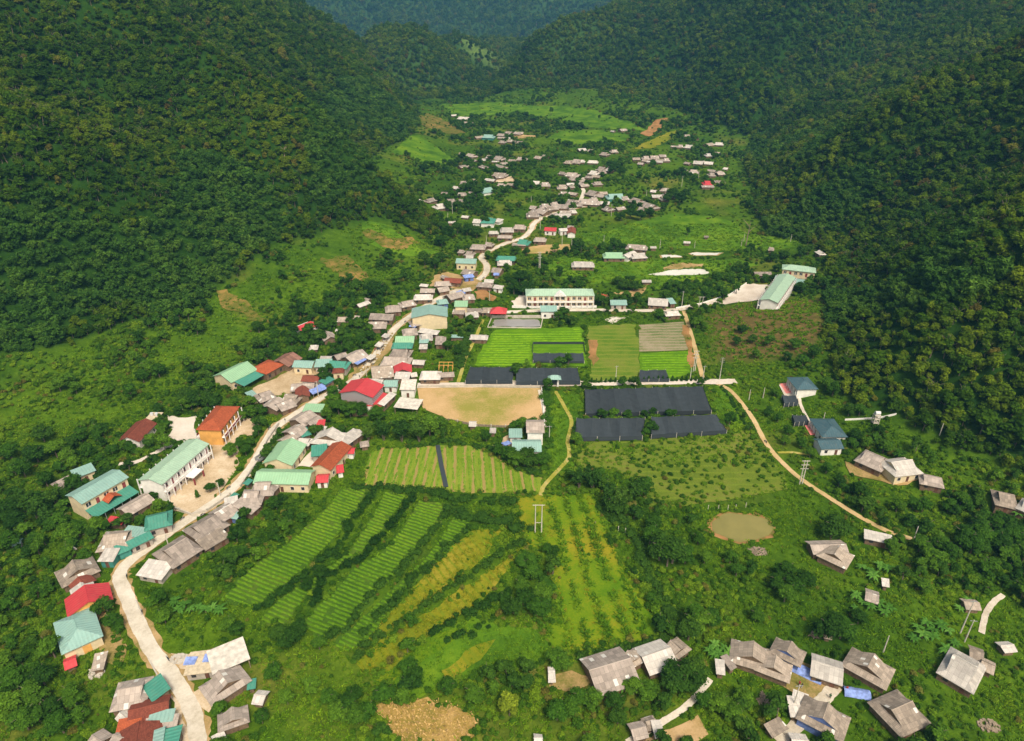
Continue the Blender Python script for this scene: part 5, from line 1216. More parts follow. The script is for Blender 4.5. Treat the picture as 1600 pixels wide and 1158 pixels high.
CLOTH = [plain(n, c, .1) for n, c in (("dark_blue_cloth", (.03, .04, .10)), ("red_cloth", (.35, .04, .04)), ("white_cloth", (.6, .6, .58)), ("black_cloth", (.02, .02, .02)), ("green_cloth", (.05, .12, .06)))]
def shirt_mesh(mat):
    b = MB(); P_ = [(0, 0, .84), (0, 0, 1.0), (0, 0, 1.2), (0, 0, 1.42), (0, 0, 1.47)]
    b.tube(P_, [.19, .185, .175, .19, .09], 10)
    for s in (-1, 1): b.tube([(s * .13, 0, 1.42), (s * .22, .01, 1.25), (s * .25, .0, 1.05)], [.085, .075, .06], 8)
    return b
CL = ["dark blue", "red", "white", "black", "green"]
PEOPLE = [(590, 548, 0), (585, 560, 3), (575, 578, 3), (598, 531, 1), (604, 530, 3), (612, 512, 0), (566, 585, 2), (586, 549, 1), (580, 553, 4), (600, 537, 2), (1248, 1072, 1), (1252, 1076, 3), (1316, 1078, 0), (1322, 1080, 1), (446, 660, 3), (478, 640, 0), (160, 1004, 3), (345, 1058, 3), (1296, 1092, 4), (620, 505, 3), (566, 596, 1)]
for k, (x, y, c) in enumerate(PEOPLE):
    p = cast(x, y); o = link(bpy.data.objects.new('person', PM)); o.location = (p.x, p.y, p.z + .22); o.rotation_euler.z = (k * 2.4) % 6.28
    s = shirt_mesh(c).build('shirt', CLOTH[c], o); MB().tube([(0, .01, 1.66), (0, .015, 1.72), (0, .015, 1.77)], [.105, .10, .05], 8).build('hair', CLOTH[3], o)
    for sx in (-1, 1): pass
    MB().tube([(.09, 0, .86), (.11, -.01, .48), (.11, .03, .14)], [.105, .08, .06], 7).tube([(-.09, 0, .86), (-.11, -.01, .48), (-.11, .03, .14)], [.105, .08, .06], 7).build('trousers', CLOTH[(c + 3) % 4], o)
    tag(o, None, 'person', "people about the village"); place_words(o, f"person in a {CL[c]} top standing", x, y)
def motorbike(px, py, rz):
    c = cast(px, py); t = empty('motorbike', (c.x, c.y, c.z + .22), rz); tag(t, None, 'motorbike', "motorbikes parked along the market street"); place_words(t, "small dark motorbike", px, py)
    for x in (-.62, .62):
        v, f = [], []
        for i in range(14):
            a = 6.2832 * i / 14
            for rr_, w in ((.30, -.05), (.30, .05), (.20, .04), (.20, -.04)): v.append((x + rr_ * math.cos(a), w, .3 + rr_ * math.sin(a)))
        for i in range(14):
            for k in range(4): f.append((i * 4 + k, i * 4 + (k + 1) % 4, ((i + 1) % 14) * 4 + (k + 1) % 4, ((i + 1) % 14) * 4 + k))
        mesh_obj('wheel', v, f, CLOTH[3], t)
    MB().tube([(.62, 0, .3), (.42, 0, .95)], .04).tube([(-.62, 0, .32), (0, 0, .35), (.42, 0, .75)], [.06, .14, .08]).build('frame', M['metal'], t)
    MB().box(-.7, .1, -.12, .12, .68, .8).build('seat', CLOTH[3], t); MB().tube([(.42, -.3, 1.0), (.42, .3, 1.0)], .025).build('handlebar', M['metal'], t)
for k, (x, y, r) in enumerate([(592, 538, .9), (588, 543, 1.1), (580, 566, 2.2), (570, 571, .8), (578, 560, .5), (597, 527, 1.3), (606, 519, 1.0), (562, 590, 2), (554, 588, .6), (498, 617, 1.0), (318, 806, .7), (1196, 692, 1.8), (583, 571, .9), (594, 546, .9)]):
    motorbike(x, y, r)
_r = random.Random(8)
for k in range(18):
    i = int(len(main_line) * (.10 + .045 * k)); p = main_line[min(i, len(main_line) - 2)]; d = (main_line[min(i, len(main_line) - 2) + 1] - p).normalized(); s = _r.choice((-1, 1)) * _r.uniform(1.2, 2.1)
    q = project(p.x - d.y * s, p.y + d.x * s, float(hz(p.x, p.y))); motorbike(float(q[0]), float(q[1]), math.atan2(d.y, d.x) + _r.uniform(-.3, .3))
# ------------------------------------------------------------------ plants
def rdir(r, n):
    d = r.normal(size=(n, 3)); return d / np.linalg.norm(d, axis=1)[:, None]
_ico = None
def ico():
    global _ico
    if _ico is None:
        bm = bmesh.new(); bmesh.ops.create_icosphere(bm, subdivisions=2, radius=1)
        _ico = (np.array([v.co[:] for v in bm.verts]), [[v.index for v in f.verts] for f in bm.faces]); bm.free()
    return _ico
class Cloud:
    """leaf-sized faces spread over lumps, with rough inner masses"""
    def __init__(s, seed): s.r = np.random.default_rng(seed); s.V = []; s.F = []; s.val = []; s.n = 0
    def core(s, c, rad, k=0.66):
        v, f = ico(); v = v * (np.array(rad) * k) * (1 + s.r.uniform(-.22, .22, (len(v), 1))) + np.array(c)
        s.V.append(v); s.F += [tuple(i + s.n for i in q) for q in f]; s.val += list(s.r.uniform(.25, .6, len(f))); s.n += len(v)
    def leaves(s, c, rad, n, size, up=0.75, lift=0.0, stretch=1.0, shift=0.0):
        r = s.r; d = rdir(r, n); d[:, 2] = np.where(d[:, 2] < -.35, -d[:, 2], d[:, 2])
        p = np.array(c) + d * np.array(rad) * r.uniform(.72, 1.10, (n, 1))
        nr = d + r.normal(size=(n, 3)) * .5 + np.array([0, 0, up]); nr /= np.linalg.norm(nr, axis=1)[:, None]
        t = np.cross(nr, rdir(r, n)); t /= np.linalg.norm(t, axis=1)[:, None] + 1e-6; b = np.cross(nr, t)
        sz = size * r.uniform(.6, 1.35, (n, 1)); a = sz * stretch; w = sz * r.uniform(.55, .9, (n, 1))
        q = np.stack([p - t * a, p - b * w * .8 + t * a * .1, p + t * a + nr * sz * lift, p + b * w + t * a * .1], 1).reshape(-1, 3)
        s.V.append(q); s.F += [(s.n + 4 * i, s.n + 4 * i + 1, s.n + 4 * i + 2, s.n + 4 * i + 3) for i in range(n)]; s.n += 4 * n
        s.val += list(np.clip(r.normal(.52 + shift, .2, n), 0, 1))
    def mesh(s, name, mat, trunk=None):
        V = np.concatenate(s.V); F_ = s.F; nl = len(F_)
        mi = [0] * nl
        if trunk is not None:
            F_ = F_ + [tuple(i + len(V) for i in q) for q in trunk.f]; V = np.concatenate([V, np.array(trunk.v)]); mi += [1] * len(trunk.f); s.val += [.5] * len(trunk.f)
        me = bpy.data.meshes.new(name); me.from_pydata(V.tolist(), [], F_)
        me.materials.append(mat)
        if trunk is not None: me.materials.append(M['bark']); me.polygons.foreach_set("material_index", mi)
        a = me.attributes.new("v", 'FLOAT', 'FACE'); a.data.foreach_set("value", np.array(s.val, np.float32))
        me.update(); return me
def trunk_mb(h, r0, seed, limbs=4, top=0.75):
    r = random.Random(seed); b = MB(); x = y = 0; pts = []
    for k in range(5): pts.append((x, y, h * top * k / 4 - (.5 if k == 0 else 0))); x += r.uniform(-.12, .12) * h * .12; y += r.uniform(-.12, .12) * h * .12
    b.tube(pts, [r0, r0 * .8, r0 * .65, r0 * .5, r0 * .25], 6)
    for k in range(limbs):
        a = k * 6.28 / limbs + r.uniform(-.5, .5); p = Vector(pts[2 + k % 2]); l = h * r.uniform(.22, .34)
        b.tube([p, p + Vector((math.cos(a) * l * .5, math.sin(a) * l * .5, l * .45)), p + Vector((math.cos(a) * l, math.sin(a) * l, l * .75))], [r0 * .42, r0 * .3, r0 * .1], 5)
    return b
def broad(seed, h=8.0, w=6.5, n=900, leaf=0.34, lumps=13, flat=0.75):
    r = np.random.default_rng(seed); c = Cloud(seed); L = []
    for k in range(lumps):
        a = r.uniform(0, 6.28); q = math.sqrt(r.uniform(0, 1)) * w * .34; z = h * r.uniform(.42, .86) * (1 - .25 * q / (w * .34))
        rad = w * r.uniform(.13, .24); L.append(((q * math.cos(a), q * math.sin(a), z), (rad, rad, rad * flat)))
    L.append(((0, 0, h * .66), (w * .26, w * .26, h * .2)))
    tot = sum(x[1][0] ** 2 for x in L)
    for p, rad in L:
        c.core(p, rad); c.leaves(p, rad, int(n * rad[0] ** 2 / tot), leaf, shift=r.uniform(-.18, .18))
    return c
def bamboo(seed, h=9.0, n=1500, leaf=0.30):
    r = np.random.default_rng(seed); c = Cloud(seed); tb = MB()
    for k in range(17):
        a = r.uniform(0, 6.28); lean = r.uniform(.5, 3.2); hh = h * r.uniform(.6, 1.0)
        pts = [Vector((math.cos(a) * lean * t ** 1.8 + .3 * math.cos(a), math.sin(a) * lean * t ** 1.8 + .3 * math.sin(a), hh * (t - .12 * t ** 4))) for t in (0, .25, .5, .75, 1.0)]
        tb.tube(pts, [.07, .07, .06, .05, .02], 4)
        sh = r.uniform(-.2, .2)
        for t in (.55, .75, .9, 1.05):
            p = Vector((math.cos(a) * lean * t ** 1.8, math.sin(a) * lean * t ** 1.8, hh * (t - .12 * t ** 4) - (.5 if t > 1 else 0))); rad = h * .085 * (1.25 - .55 * abs(t - .7) * 2)
            if t < 1: c.core(p, (rad, rad, rad * 1.1), .6)
            c.leaves(p, (rad * 1.15, rad * 1.15, rad * 1.4), n // 68, leaf, up=.1, stretch=1.4, shift=sh)
    return c, tb
def cone_tree(seed, h=3.0):
    c = Cloud(seed)
    for k in range(6):
        z = h * (.18 + .8 * k / 6); w = .75 * (1 - .75 * k / 6); c.core((0, 0, z), (w, w, .3)); c.leaves((0, 0, z), (w, w, .4), 40, .2)
    return c
def banana(seed, h=3.4):
    r = random.Random(seed); b = MB(); st = MB().tube([(0, 0, -.3), (.05, 0, h * .5)], [.16, .11], 7)
    for k in range(10):
        a = k * 2.4 + r.uniform(-.3, .3); l = h * r.uniform(.62, .85); el = r.uniform(.5, 1.15); pts = []
        for i in range(7):
            t = i / 6; pts.append(Vector((math.cos(a) * l * t * math.cos(el * (1 - .9 * t)), math.sin(a) * l * t * math.cos(el * (1 - .9 * t)), h * .5 + l * (math.sin(el) * t - .75 * t * t))))
        sd = Vector((-math.sin(a), math.cos(a), 0)); v = []
        for i, p in enumerate(pts):
            w = .42 * math.sin(math.pi * min(1, .12 + i / 6.6)) ; v += [p + sd * w - Vector((0, 0, .16 * w)), p, p - sd * w - Vector((0, 0, .16 * w))]
        f = []
        for i in range(6):
            o = i * 3; f += [(o, o + 3, o + 4, o + 1), (o + 1, o + 4, o + 5, o + 2)]
        b.add(v, f)
    return b, st
def shrub_cloud(seed, w=1.3, h=1.2, n=150, leaf=.2, lumps=4):
    r = np.random.default_rng(seed); c = Cloud(seed)
    for k in range(lumps):
        a = r.uniform(0, 6.28); q = r.uniform(0, w * .55); rad = w * r.uniform(.38, .62)
        p = (q * math.cos(a), q * math.sin(a), h * r.uniform(.2, .55)); c.core(p, (rad, rad, rad * .8)); c.leaves(p, (rad, rad, rad * .85), n // lumps, leaf, shift=r.uniform(-.15, .15))
    return c
def tuft(seed, n=26, h=.6, w=.55, mat='grass'):
    r = random.Random(seed); V = []; F_ = []; val = []
    for k in range(n):
        a, d = r.uniform(0, 6.28), r.uniform(0, w); x, y = d * math.cos(a), d * math.sin(a); b = r.uniform(0, 6.28); s = r.uniform(.07, .13); hh = h * r.uniform(.3, .7); lx, ly = r.uniform(-.45, .45), r.uniform(-.45, .45)
        o = len(V); V += [(x - s * math.cos(b), y - s * math.sin(b), -.05), (x + s * math.cos(b), y + s * math.sin(b), -.05), (x + lx + s * .6 * math.cos(b), y + ly + s * .6 * math.sin(b), hh), (x + lx * 1.3 - s * .6 * math.cos(b), y + ly * 1.3 - s * .6 * math.sin(b), hh)]
        F_.append((o, o + 1, o + 2, o + 3)); val.append(min(1, max(0, r.gauss(.5, .2))))
    me = bpy.data.meshes.new("tuft"); me.from_pydata(V, [], F_); me.materials.append(M[mat]); a = me.attributes.new("v", 'FLOAT', 'FACE'); a.data.foreach_set("value", np.array(val, np.float32)); return me
def data_obj(name, me): return bpy.data.objects.new(name, me)
def lib(name, meshes):
    c = bpy.data.collections.new(name)
    for k, me in enumerate(meshes): c.objects.link(data_obj(f"{name}_{k:02d}", me))
    return c
def bare(me, mb):   # bark mesh data
    m = bpy.data.meshes.new(me); m.from_pydata([tuple(v) for v in mb.v], [], mb.f); m.materials.append(M['bark']); return m

def scatter(name, coll, x, y, scl, idx, label, cat=None, tilt=0.08, sink=0.0, kind="stuff"):
    """one object: plants set out on its own points by geometry nodes"""
    n = len(x)
    me = bpy.data.meshes.new(name); me.vertices.add(n)
    co = np.stack([x, y, hz(x, y) - sink * scl], 1).astype(np.float32); me.vertices.foreach_set("co", co.ravel())
    rot = np.stack([rng.normal(0, tilt, n), rng.normal(0, tilt, n), rng.uniform(0, 6.28, n)], 1).astype(np.float32)
    a = me.attributes.new("rot", 'FLOAT_VECTOR', 'POINT'); a.data.foreach_set("vector", rot.ravel())
    s3 = (np.stack([scl, scl, scl], 1) * rng.uniform(.85, 1.18, (n, 3))).astype(np.float32)
    a = me.attributes.new("scl", 'FLOAT_VECTOR', 'POINT'); a.data.foreach_set("vector", s3.ravel())
    a = me.attributes.new("idx", 'INT', 'POINT'); a.data.foreach_set("value", idx.astype(np.int32))
    o = link(bpy.data.objects.new(name, me)); tag(o, label, cat, None, kind)
    ng = bpy.data.node_groups.new(name + "_nodes", 'GeometryNodeTree')
    ng.interface.new_socket("Geometry", in_out='INPUT', socket_type='NodeSocketGeometry'); ng.interface.new_socket("Geometry", in_out='OUTPUT', socket_type='NodeSocketGeometry')
    gi, go = ng.nodes.new('NodeGroupInput'), ng.nodes.new('NodeGroupOutput')
    ci = ng.nodes.new('GeometryNodeCollectionInfo'); ci.inputs[0].default_value = coll; ci.inputs[1].default_value = True; ci.inputs[2].default_value = True
    ip = ng.nodes.new('GeometryNodeInstanceOnPoints'); ip.inputs['Pick Instance'].default_value = True
    def attr(nm, ty):
        q = ng.nodes.new('GeometryNodeInputNamedAttribute'); q.data_type = ty; q.inputs[0].default_value = nm; return q.outputs[0]
    L = ng.links
    L.new(gi.outputs[0], ip.inputs['Points']); L.new(ci.outputs[0], ip.inputs['Instance'])
    L.new(attr('idx', 'INT'), ip.inputs['Instance Index'])
    e2r = ng.nodes.new('FunctionNodeEulerToRotation'); L.new(attr('rot', 'FLOAT_VECTOR'), e2r.inputs[0]); L.new(e2r.outputs[0], ip.inputs['Rotation'])
    L.new(attr('scl', 'FLOAT_VECTOR'), ip.inputs['Scale']); L.new(ip.outputs[0], go.inputs[0])
    md = o.modifiers.new("plants", 'NODES'); md.node_group = ng
    return o
def visible(x, y, lift=14.0, clear=8.0):
    """keep what the camera, or a camera a little to the side, could see"""
    ok = np.ones(len(x), bool); z = hz(x, y) + lift
    px, py, f = project(x, y, z)
    ok &= (f > 20) & (px > -170) & (px < 1770) & (py > -140) & (py < 1400)
    i = np.where(ok)[0]
    for t in np.linspace(.04, .985, 70):
        if len(i) == 0: break
        X, Y, Z = x[i] * t, y[i] * t, CAMZ + (z[i] - CAMZ) * t
        bad = hz(X, Y) > Z + clear * (1 - t) + 2
        ok[i[bad]] = False; i = i[~bad]
    return ok
def jitter(x0, x1, y0, y1, s):
    gx, gy = np.meshgrid(np.arange(x0, x1, s), np.arange(y0, y1, s)); gx, gy = gx.ravel().astype(float), gy.ravel().astype(float)
    return gx + rng.uniform(-.48, .48, gx.size) * s, gy + rng.uniform(-.48, .48, gy.size) * s

# --- planting lines and crop rows
def hedge(px, w, h, label, name='hedge', mat='leaf_dark', dens=1.0, cat='hedge'):
    pts = [Vector(tuple(cast(*p))) for p in px]; L = []; w *= .85; h *= .95
    for a, b in zip(pts[:-1], pts[1:]):
        n = max(1, int((b - a).length / 1.5)); L += [a.lerp(b, k / n) for k in range(n)]
    c0 = pts[0]; c = Cloud(int(px[0][0] * 3 + px[0][1])); r = c.r
    for p in L:
        if r.random() > dens: continue
        k = r.uniform(.55, 1.35); x, y = p.x + r.normal(0, w * .22), p.y + r.normal(0, w * .22); z = float(hz(x, y)) - c0.z
        rad = (w * .5 * k, w * .5 * k, h * .45 * k)
        q = (x - c0.x, y - c0.y, z + h * .35 * k); c.core(q, rad); c.leaves(q, rad, int(75 * k), .28, shift=r.uniform(-.2, .2))
    o = link(bpy.data.objects.new(name, c.mesh(name, M[mat]))); o.location = c0; tag(o, label, cat)
    mark_line(occ, [(p.x, p.y) for p in L], w * .4)
H = "bushy hedge between the terraced strips, "
hedge([(592, 757), (575, 785), (556, 808), (540, 838), (515, 868), (480, 896), (445, 925), (420, 940), (402, 960)], 3.6, 2.2, H + "the one nearest the road")
hedge([(648, 772), (628, 800), (600, 835), (572, 868), (540, 888), (505, 905), (495, 940), (482, 958)], 3.4, 2.2, H + "second from the road")
hedge([(708, 790), (690, 815), (655, 858), (625, 893), (595, 915), (560, 950), (540, 985), (515, 1000)], 3.2, 2.0, H + "third from the road")
hedge([(745, 812), (715, 842), (692, 862), (660, 896), (632, 922), (602, 950), (580, 980), (560, 1005)], 3.0, 2.2, "bushy hedge along the upper left edge of the first yellow strip")
hedge([(812, 848), (772, 876), (724, 908), (686, 930), (660, 949), (625, 972), (592, 998), (560, 1022), (545, 1035)], 3.0, 2.4, "bushy hedge between the two yellow strips")
hedge([(800, 925), (770, 940), (740, 956), (712, 968), (690, 984), (668, 1000)], 3.2, 2.2, "hedge along the lower edge of the second yellow strip")
hedge([(700, 1000), (725, 990), (750, 985), (772, 978)], 3, 1.4, "short low hedge in the lime-green meadow below the yellow strips")
hedge([(560, 762), (600, 762), (640, 766), (680, 772), (720, 780), (780, 782), (810, 790)], 4.5, 2.2, "irregular shrub line dividing the vegetable beds from the terraces")
hedge([(955, 790), (975, 820), (1000, 860), (1012, 900), (1035, 940), (1060, 985)], 4.5, 2.2, "shrub line along the right edge of the big yellow-green field")
hedge([(905, 1028), (960, 1020), (1010, 1006), (1050, 995)], 3.0, 1.8, "hedge behind the long grey farmhouse at the bottom edge")
hedge([(334, 812), (360, 800), (378, 775), (392, 750), (408, 725), (424, 695), (440, 668)], 2.0, 2.0, "clipped dark hedge on the school side of the main road", mat='leaf_dark')
hedge([(852, 612), (856, 650), (858, 690), (850, 730)], 4.0, 2.6, "tall shrubs right of the sports ground and two-tone house", mat='leaf')
hedge([(640, 700), (700, 690), (760, 700), (800, 722), (830, 738), (850, 742)], 3.2, 1.8, "shrub belt around the top of the vegetable beds")
hedge([(740, 505), (730, 540), (718, 575)], 5.0, 2.2, "shrub belt left of the bright paddy")
hedge([(975, 888 - 60), (930, 790)], 3.0, 1.8, "short shrub line beside the dark bamboo in the middle")
hedge([(700, 860 - 60), (740, 812), (790, 818), (830, 830)], 5.5, 3.0, "thick shrubs at the head of the first yellow strip")
hedge([(828, 880), (838, 905), (842, 935), (838, 962)], 8, 3.6, "tall thicket at the foot of the second yellow strip", mat='leaf')
hedge([(918, 597), (1000, 596), (1080, 594), (1110, 592)], 1.8, 1.0, "low planting strip behind the largest black net", mat='leaf_dark')
hedge([(900, 646), (1000, 647), (1112, 643)], 1.6, .8, "low planting strip between the upper and lower black nets", dens=.6)
hedge([(1128, 604), (1150, 640), (1166, 668)], 1.6, 1.0, "row of low shrubs between the nets and the dirt track")
def rows_in(px, ang, pitch, h, w, name, mat, label):
    poly = P(px); mark(occ, poly, -.2); c, s = math.cos(ang), math.sin(ang)
    A_ = np.array(poly); u = A_ @ np.array([c, s]); t = A_ @ np.array([-s, c]); V, F_ = [], []
    for tt in np.arange(t.min() + .5, t.max(), pitch):
        us = np.arange(u.min(), u.max(), .8); X, Y = us * c - tt * s, us * s + tt * c
        X = X + 0; Y = Y + .35 * vnoise(X, Y, 11, 6); k = inside(poly, X, Y)
        run = None
        for i in range(len(us)):
            if not k[i] or random.random() < .015: run = None; continue
            z = float(hz(X[i], Y[i])); hh = h * random.uniform(.35, 1.25); ww = w * random.uniform(.7, 1.2) / 2; o = len(V); ox = random.uniform(-.12, .12)
            V += [(X[i] + s * ww, Y[i] - c * ww, z + .1), (X[i] + s * ww * .6, Y[i] - c * ww * .6, z + hh * .8), (X[i] + ox, Y[i] + ox, z + hh), (X[i] - s * ww * .6, Y[i] + c * ww * .6, z + hh * .7), (X[i] - s * ww, Y[i] + c * ww, z + .1)]
            if run is not None: F_ += [(run + q, o + q, o + q + 1, run + q + 1) for q in range(4)]
            run = o
    o = mesh_obj(name, V, F_, mat); tag(o, label, None, None, 'stuff')
GROW = cover_mat("leafy_crop_rows", ((0.060, 0.145, 0.008), (0.090, 0.190, 0.010), (0.140, 0.235, 0.014)), 0.9)
GBED = cover_mat("bed_crop_rows", ((0.075, 0.160, 0.012), (0.12, 0.215, 0.015), (0.18, 0.26, 0.03)), 0.9)
for k, px in enumerate(TEA):
    drape('terrace_field', P(px), G['tea'], .10 + .002 * k, 3)
    rows_in(px, -.42, 1.35, .5, .8, 'crop_rows', GROW, "green crop rows across the terraced strip, " + ["nearest the road", "second from the road", "third from the road", "fourth from the road"][k])
rows_in([(583, 702), (640, 699), (680, 698), (688, 730), (692, 766), (620, 760), (570, 756), (574, 725)], 1.50, 1.9, .35, 1.0, 'crop_rows', GBED, "vegetable rows left of the black net strip")
rows_in([(690, 698), (745, 699), (768, 712), (798, 732), (835, 744), (848, 750), (840, 771), (780, 769), (702, 766)], 1.66, 1.9, .35, 1.0, 'crop_rows', GBED, "vegetable rows right of the black net strip")
rows_in([(772, 522), (850, 520), (908, 514), (912, 535), (830, 536), (828, 566), (914, 568), (800, 571), (745, 570)], 0.02, 2.4, .4, 1.3, 'crop_rows', cover_mat("paddy_rows", ((0.09, 0.20, .008), (.13, .27, .010), (.18, .32, .014)), .5), "bright green paddy rows behind the black nets")
rows_in([(1002, 553), (1074, 551), (1080, 580), (1050, 588), (1002, 588)], 0.02, 2.4, .4, 1.3, 'crop_rows', cover_mat("young_crop_rows", ((0.08, 0.19, .008), (.12, .25, .010), (.17, .30, .014)), .5), "bright green rows below the grey weedy plot")
# stubble plot stalks
sx, sy = jitter(-60, 10, 95, 130, .55); sp = P([(583, 1105), (605, 1098), (650, 1092), (700, 1098), (742, 1118), (748, 1135), (728, 1175), (620, 1175), (605, 1140), (590, 1128)]); k = inside(sp, sx, sy); sx, sy = sx[k], sy[k]
st = MB()
for a, b in zip(sx, sy):
    z = float(hz(a, b)); q = random.uniform(0, 6.28); l = random.uniform(.3, .7); w = .12
    st.add([(a, b, z + .15), (a + l * math.cos(q), b + l * math.sin(q), z + random.uniform(.2, .9)), (a + l * math.cos(q + .5), b + l * math.sin(q + .5), z + random.uniform(.2, .9)), (a + w, b + w, z + .2)], [(0, 1, 2, 3)])
tag(st.build('maize_stubble', plain("dry_maize_leaf", (.42, .28, .11), .35, .8)), "dry orange maize stubble in the plot at the bottom edge", None, None, 'stuff')

# --- tree kinds: crown mesh and trunk mesh of each
KIND = {}
def kind(nm, cloud, trunk, mat): KIND[nm] = (cloud.mesh(nm + "_crown", M[mat]), bare(nm + "_trunk", trunk))
for k in range(4): kind(f"round{k}", broad(11 + k, 8, 7.2, 1500, .30, 15 + k), trunk_mb(8, .26, k), 'leaf')
for k in range(2): kind(f"dark{k}", broad(31 + k, 8, 8.2, 1700, .30, 18, .8), trunk_mb(8, .3, k + 5), 'leaf_dark')
for k in range(2): kind(f"tall{k}", broad(41 + k, 10, 5.4, 1300, .30, 15, 1.05), trunk_mb(10, .26, k + 9), 'leaf')
kind("yellow0", broad(51, 7, 5.6, 1400, .28, 13, .95), trunk_mb(7, .2, 20), 'leaf_yellow')
for k in range(3):
    c, tb = bamboo(61 + k, 9.0, 1900, .27); kind(f"bamboo{k}", c, tb, 'leaf_bamboo')
kind("cone0", cone_tree(71), trunk_mb(2.4, .07, 3, 0), 'leaf_dark')
for k in range(3):
    b, s_ = banana(81 + k); me = bpy.data.meshes.new("banana_leaves"); me.from_pydata([tuple(v) for v in b.v], [], b.f); me.materials.append(M['banana']); a = me.attributes.new("v", 'FLOAT', 'FACE'); a.data.foreach_set("value", np.random.default_rng(k).uniform(.3, .8, len(b.f)).astype(np.float32))
    KIND[f"banana{k}"] = (me, bare("banana_stem", s_))
NAMES = {'round': ('broadleaf_tree', "rounded mid-green tree", 8.0, 'tree'), 'dark': ('dark_tree', "dark dense tree", 8.0, 'tree'), 'tall': ('tall_tree', "tall narrow green tree", 10.0, 'tree'), 'yellow': ('yellow_tree', "yellow-green tree", 7.0, 'tree'),
         'bamboo': ('bamboo_clump', "feathery bamboo clump", 9.0, 'bamboo'), 'cone': ('small_conifer', "tiny dark cone-shaped tree", 3.0, 'tree'), 'banana': ('banana_plant', "banana plant with arching leaves", 3.4, 'banana plant')}
n_trees = 0
def tree(k, px=None, py=None, h=None, label=None, xy=None, group=None):
    global n_trees
    base = k.rstrip('0123456789')
    if k == base: k = base + str(random.randrange(sum(1 for q in KIND if q.rstrip('0123456789') == base)))
    nm, look, h0, cat = NAMES[base]; h = h or h0 * random.uniform(.8, 1.2)
    if xy is None:
        c = cast(px, py)
    else:
        c = Vector((xy[0], xy[1], float(hz(*xy)))); q = project(c.x, c.y, c.z); px, py = float(q[0]), float(q[1])
    t = empty(nm, c, random.uniform(0, 6.28)); s = h / h0
    for part, me in zip(('leaves' if base == 'banana' else 'crown', 'stem' if base == 'banana' else ('culms' if base == 'bamboo' else 'trunk')), KIND[k]):
        s = s * (.8 if base == 'banana' else 1); o = link(bpy.data.objects.new(part, me), t); o.scale = (s * random.uniform(.9, 1.1), s * random.uniform(.9, 1.1), s)
    tag(t, label, cat, group)
    if not label: place_words(t, ("large " if h > h0 * 1.12 and base not in ('cone', 'banana') else "") + look, px, py)
    r_ = h * (.22 if base in ('round', 'dark', 'bamboo') else .15); mark(occ, [(c.x - r_, c.y - r_), (c.x + r_, c.y - r_), (c.x + r_, c.y + r_), (c.x - r_, c.y + r_)])
    n_trees += 1
    return t
_ORD2 = ['first','second','third','fourth','fifth','sixth','seventh','eighth','ninth','tenth','eleventh','twelfth','thirteenth','fourteenth','fifteenth','sixteenth','seventeenth','eighteenth','nineteenth','twentieth','twenty-first','twenty-second','twenty-third','twenty-fourth','twenty-fifth','twenty-sixth']
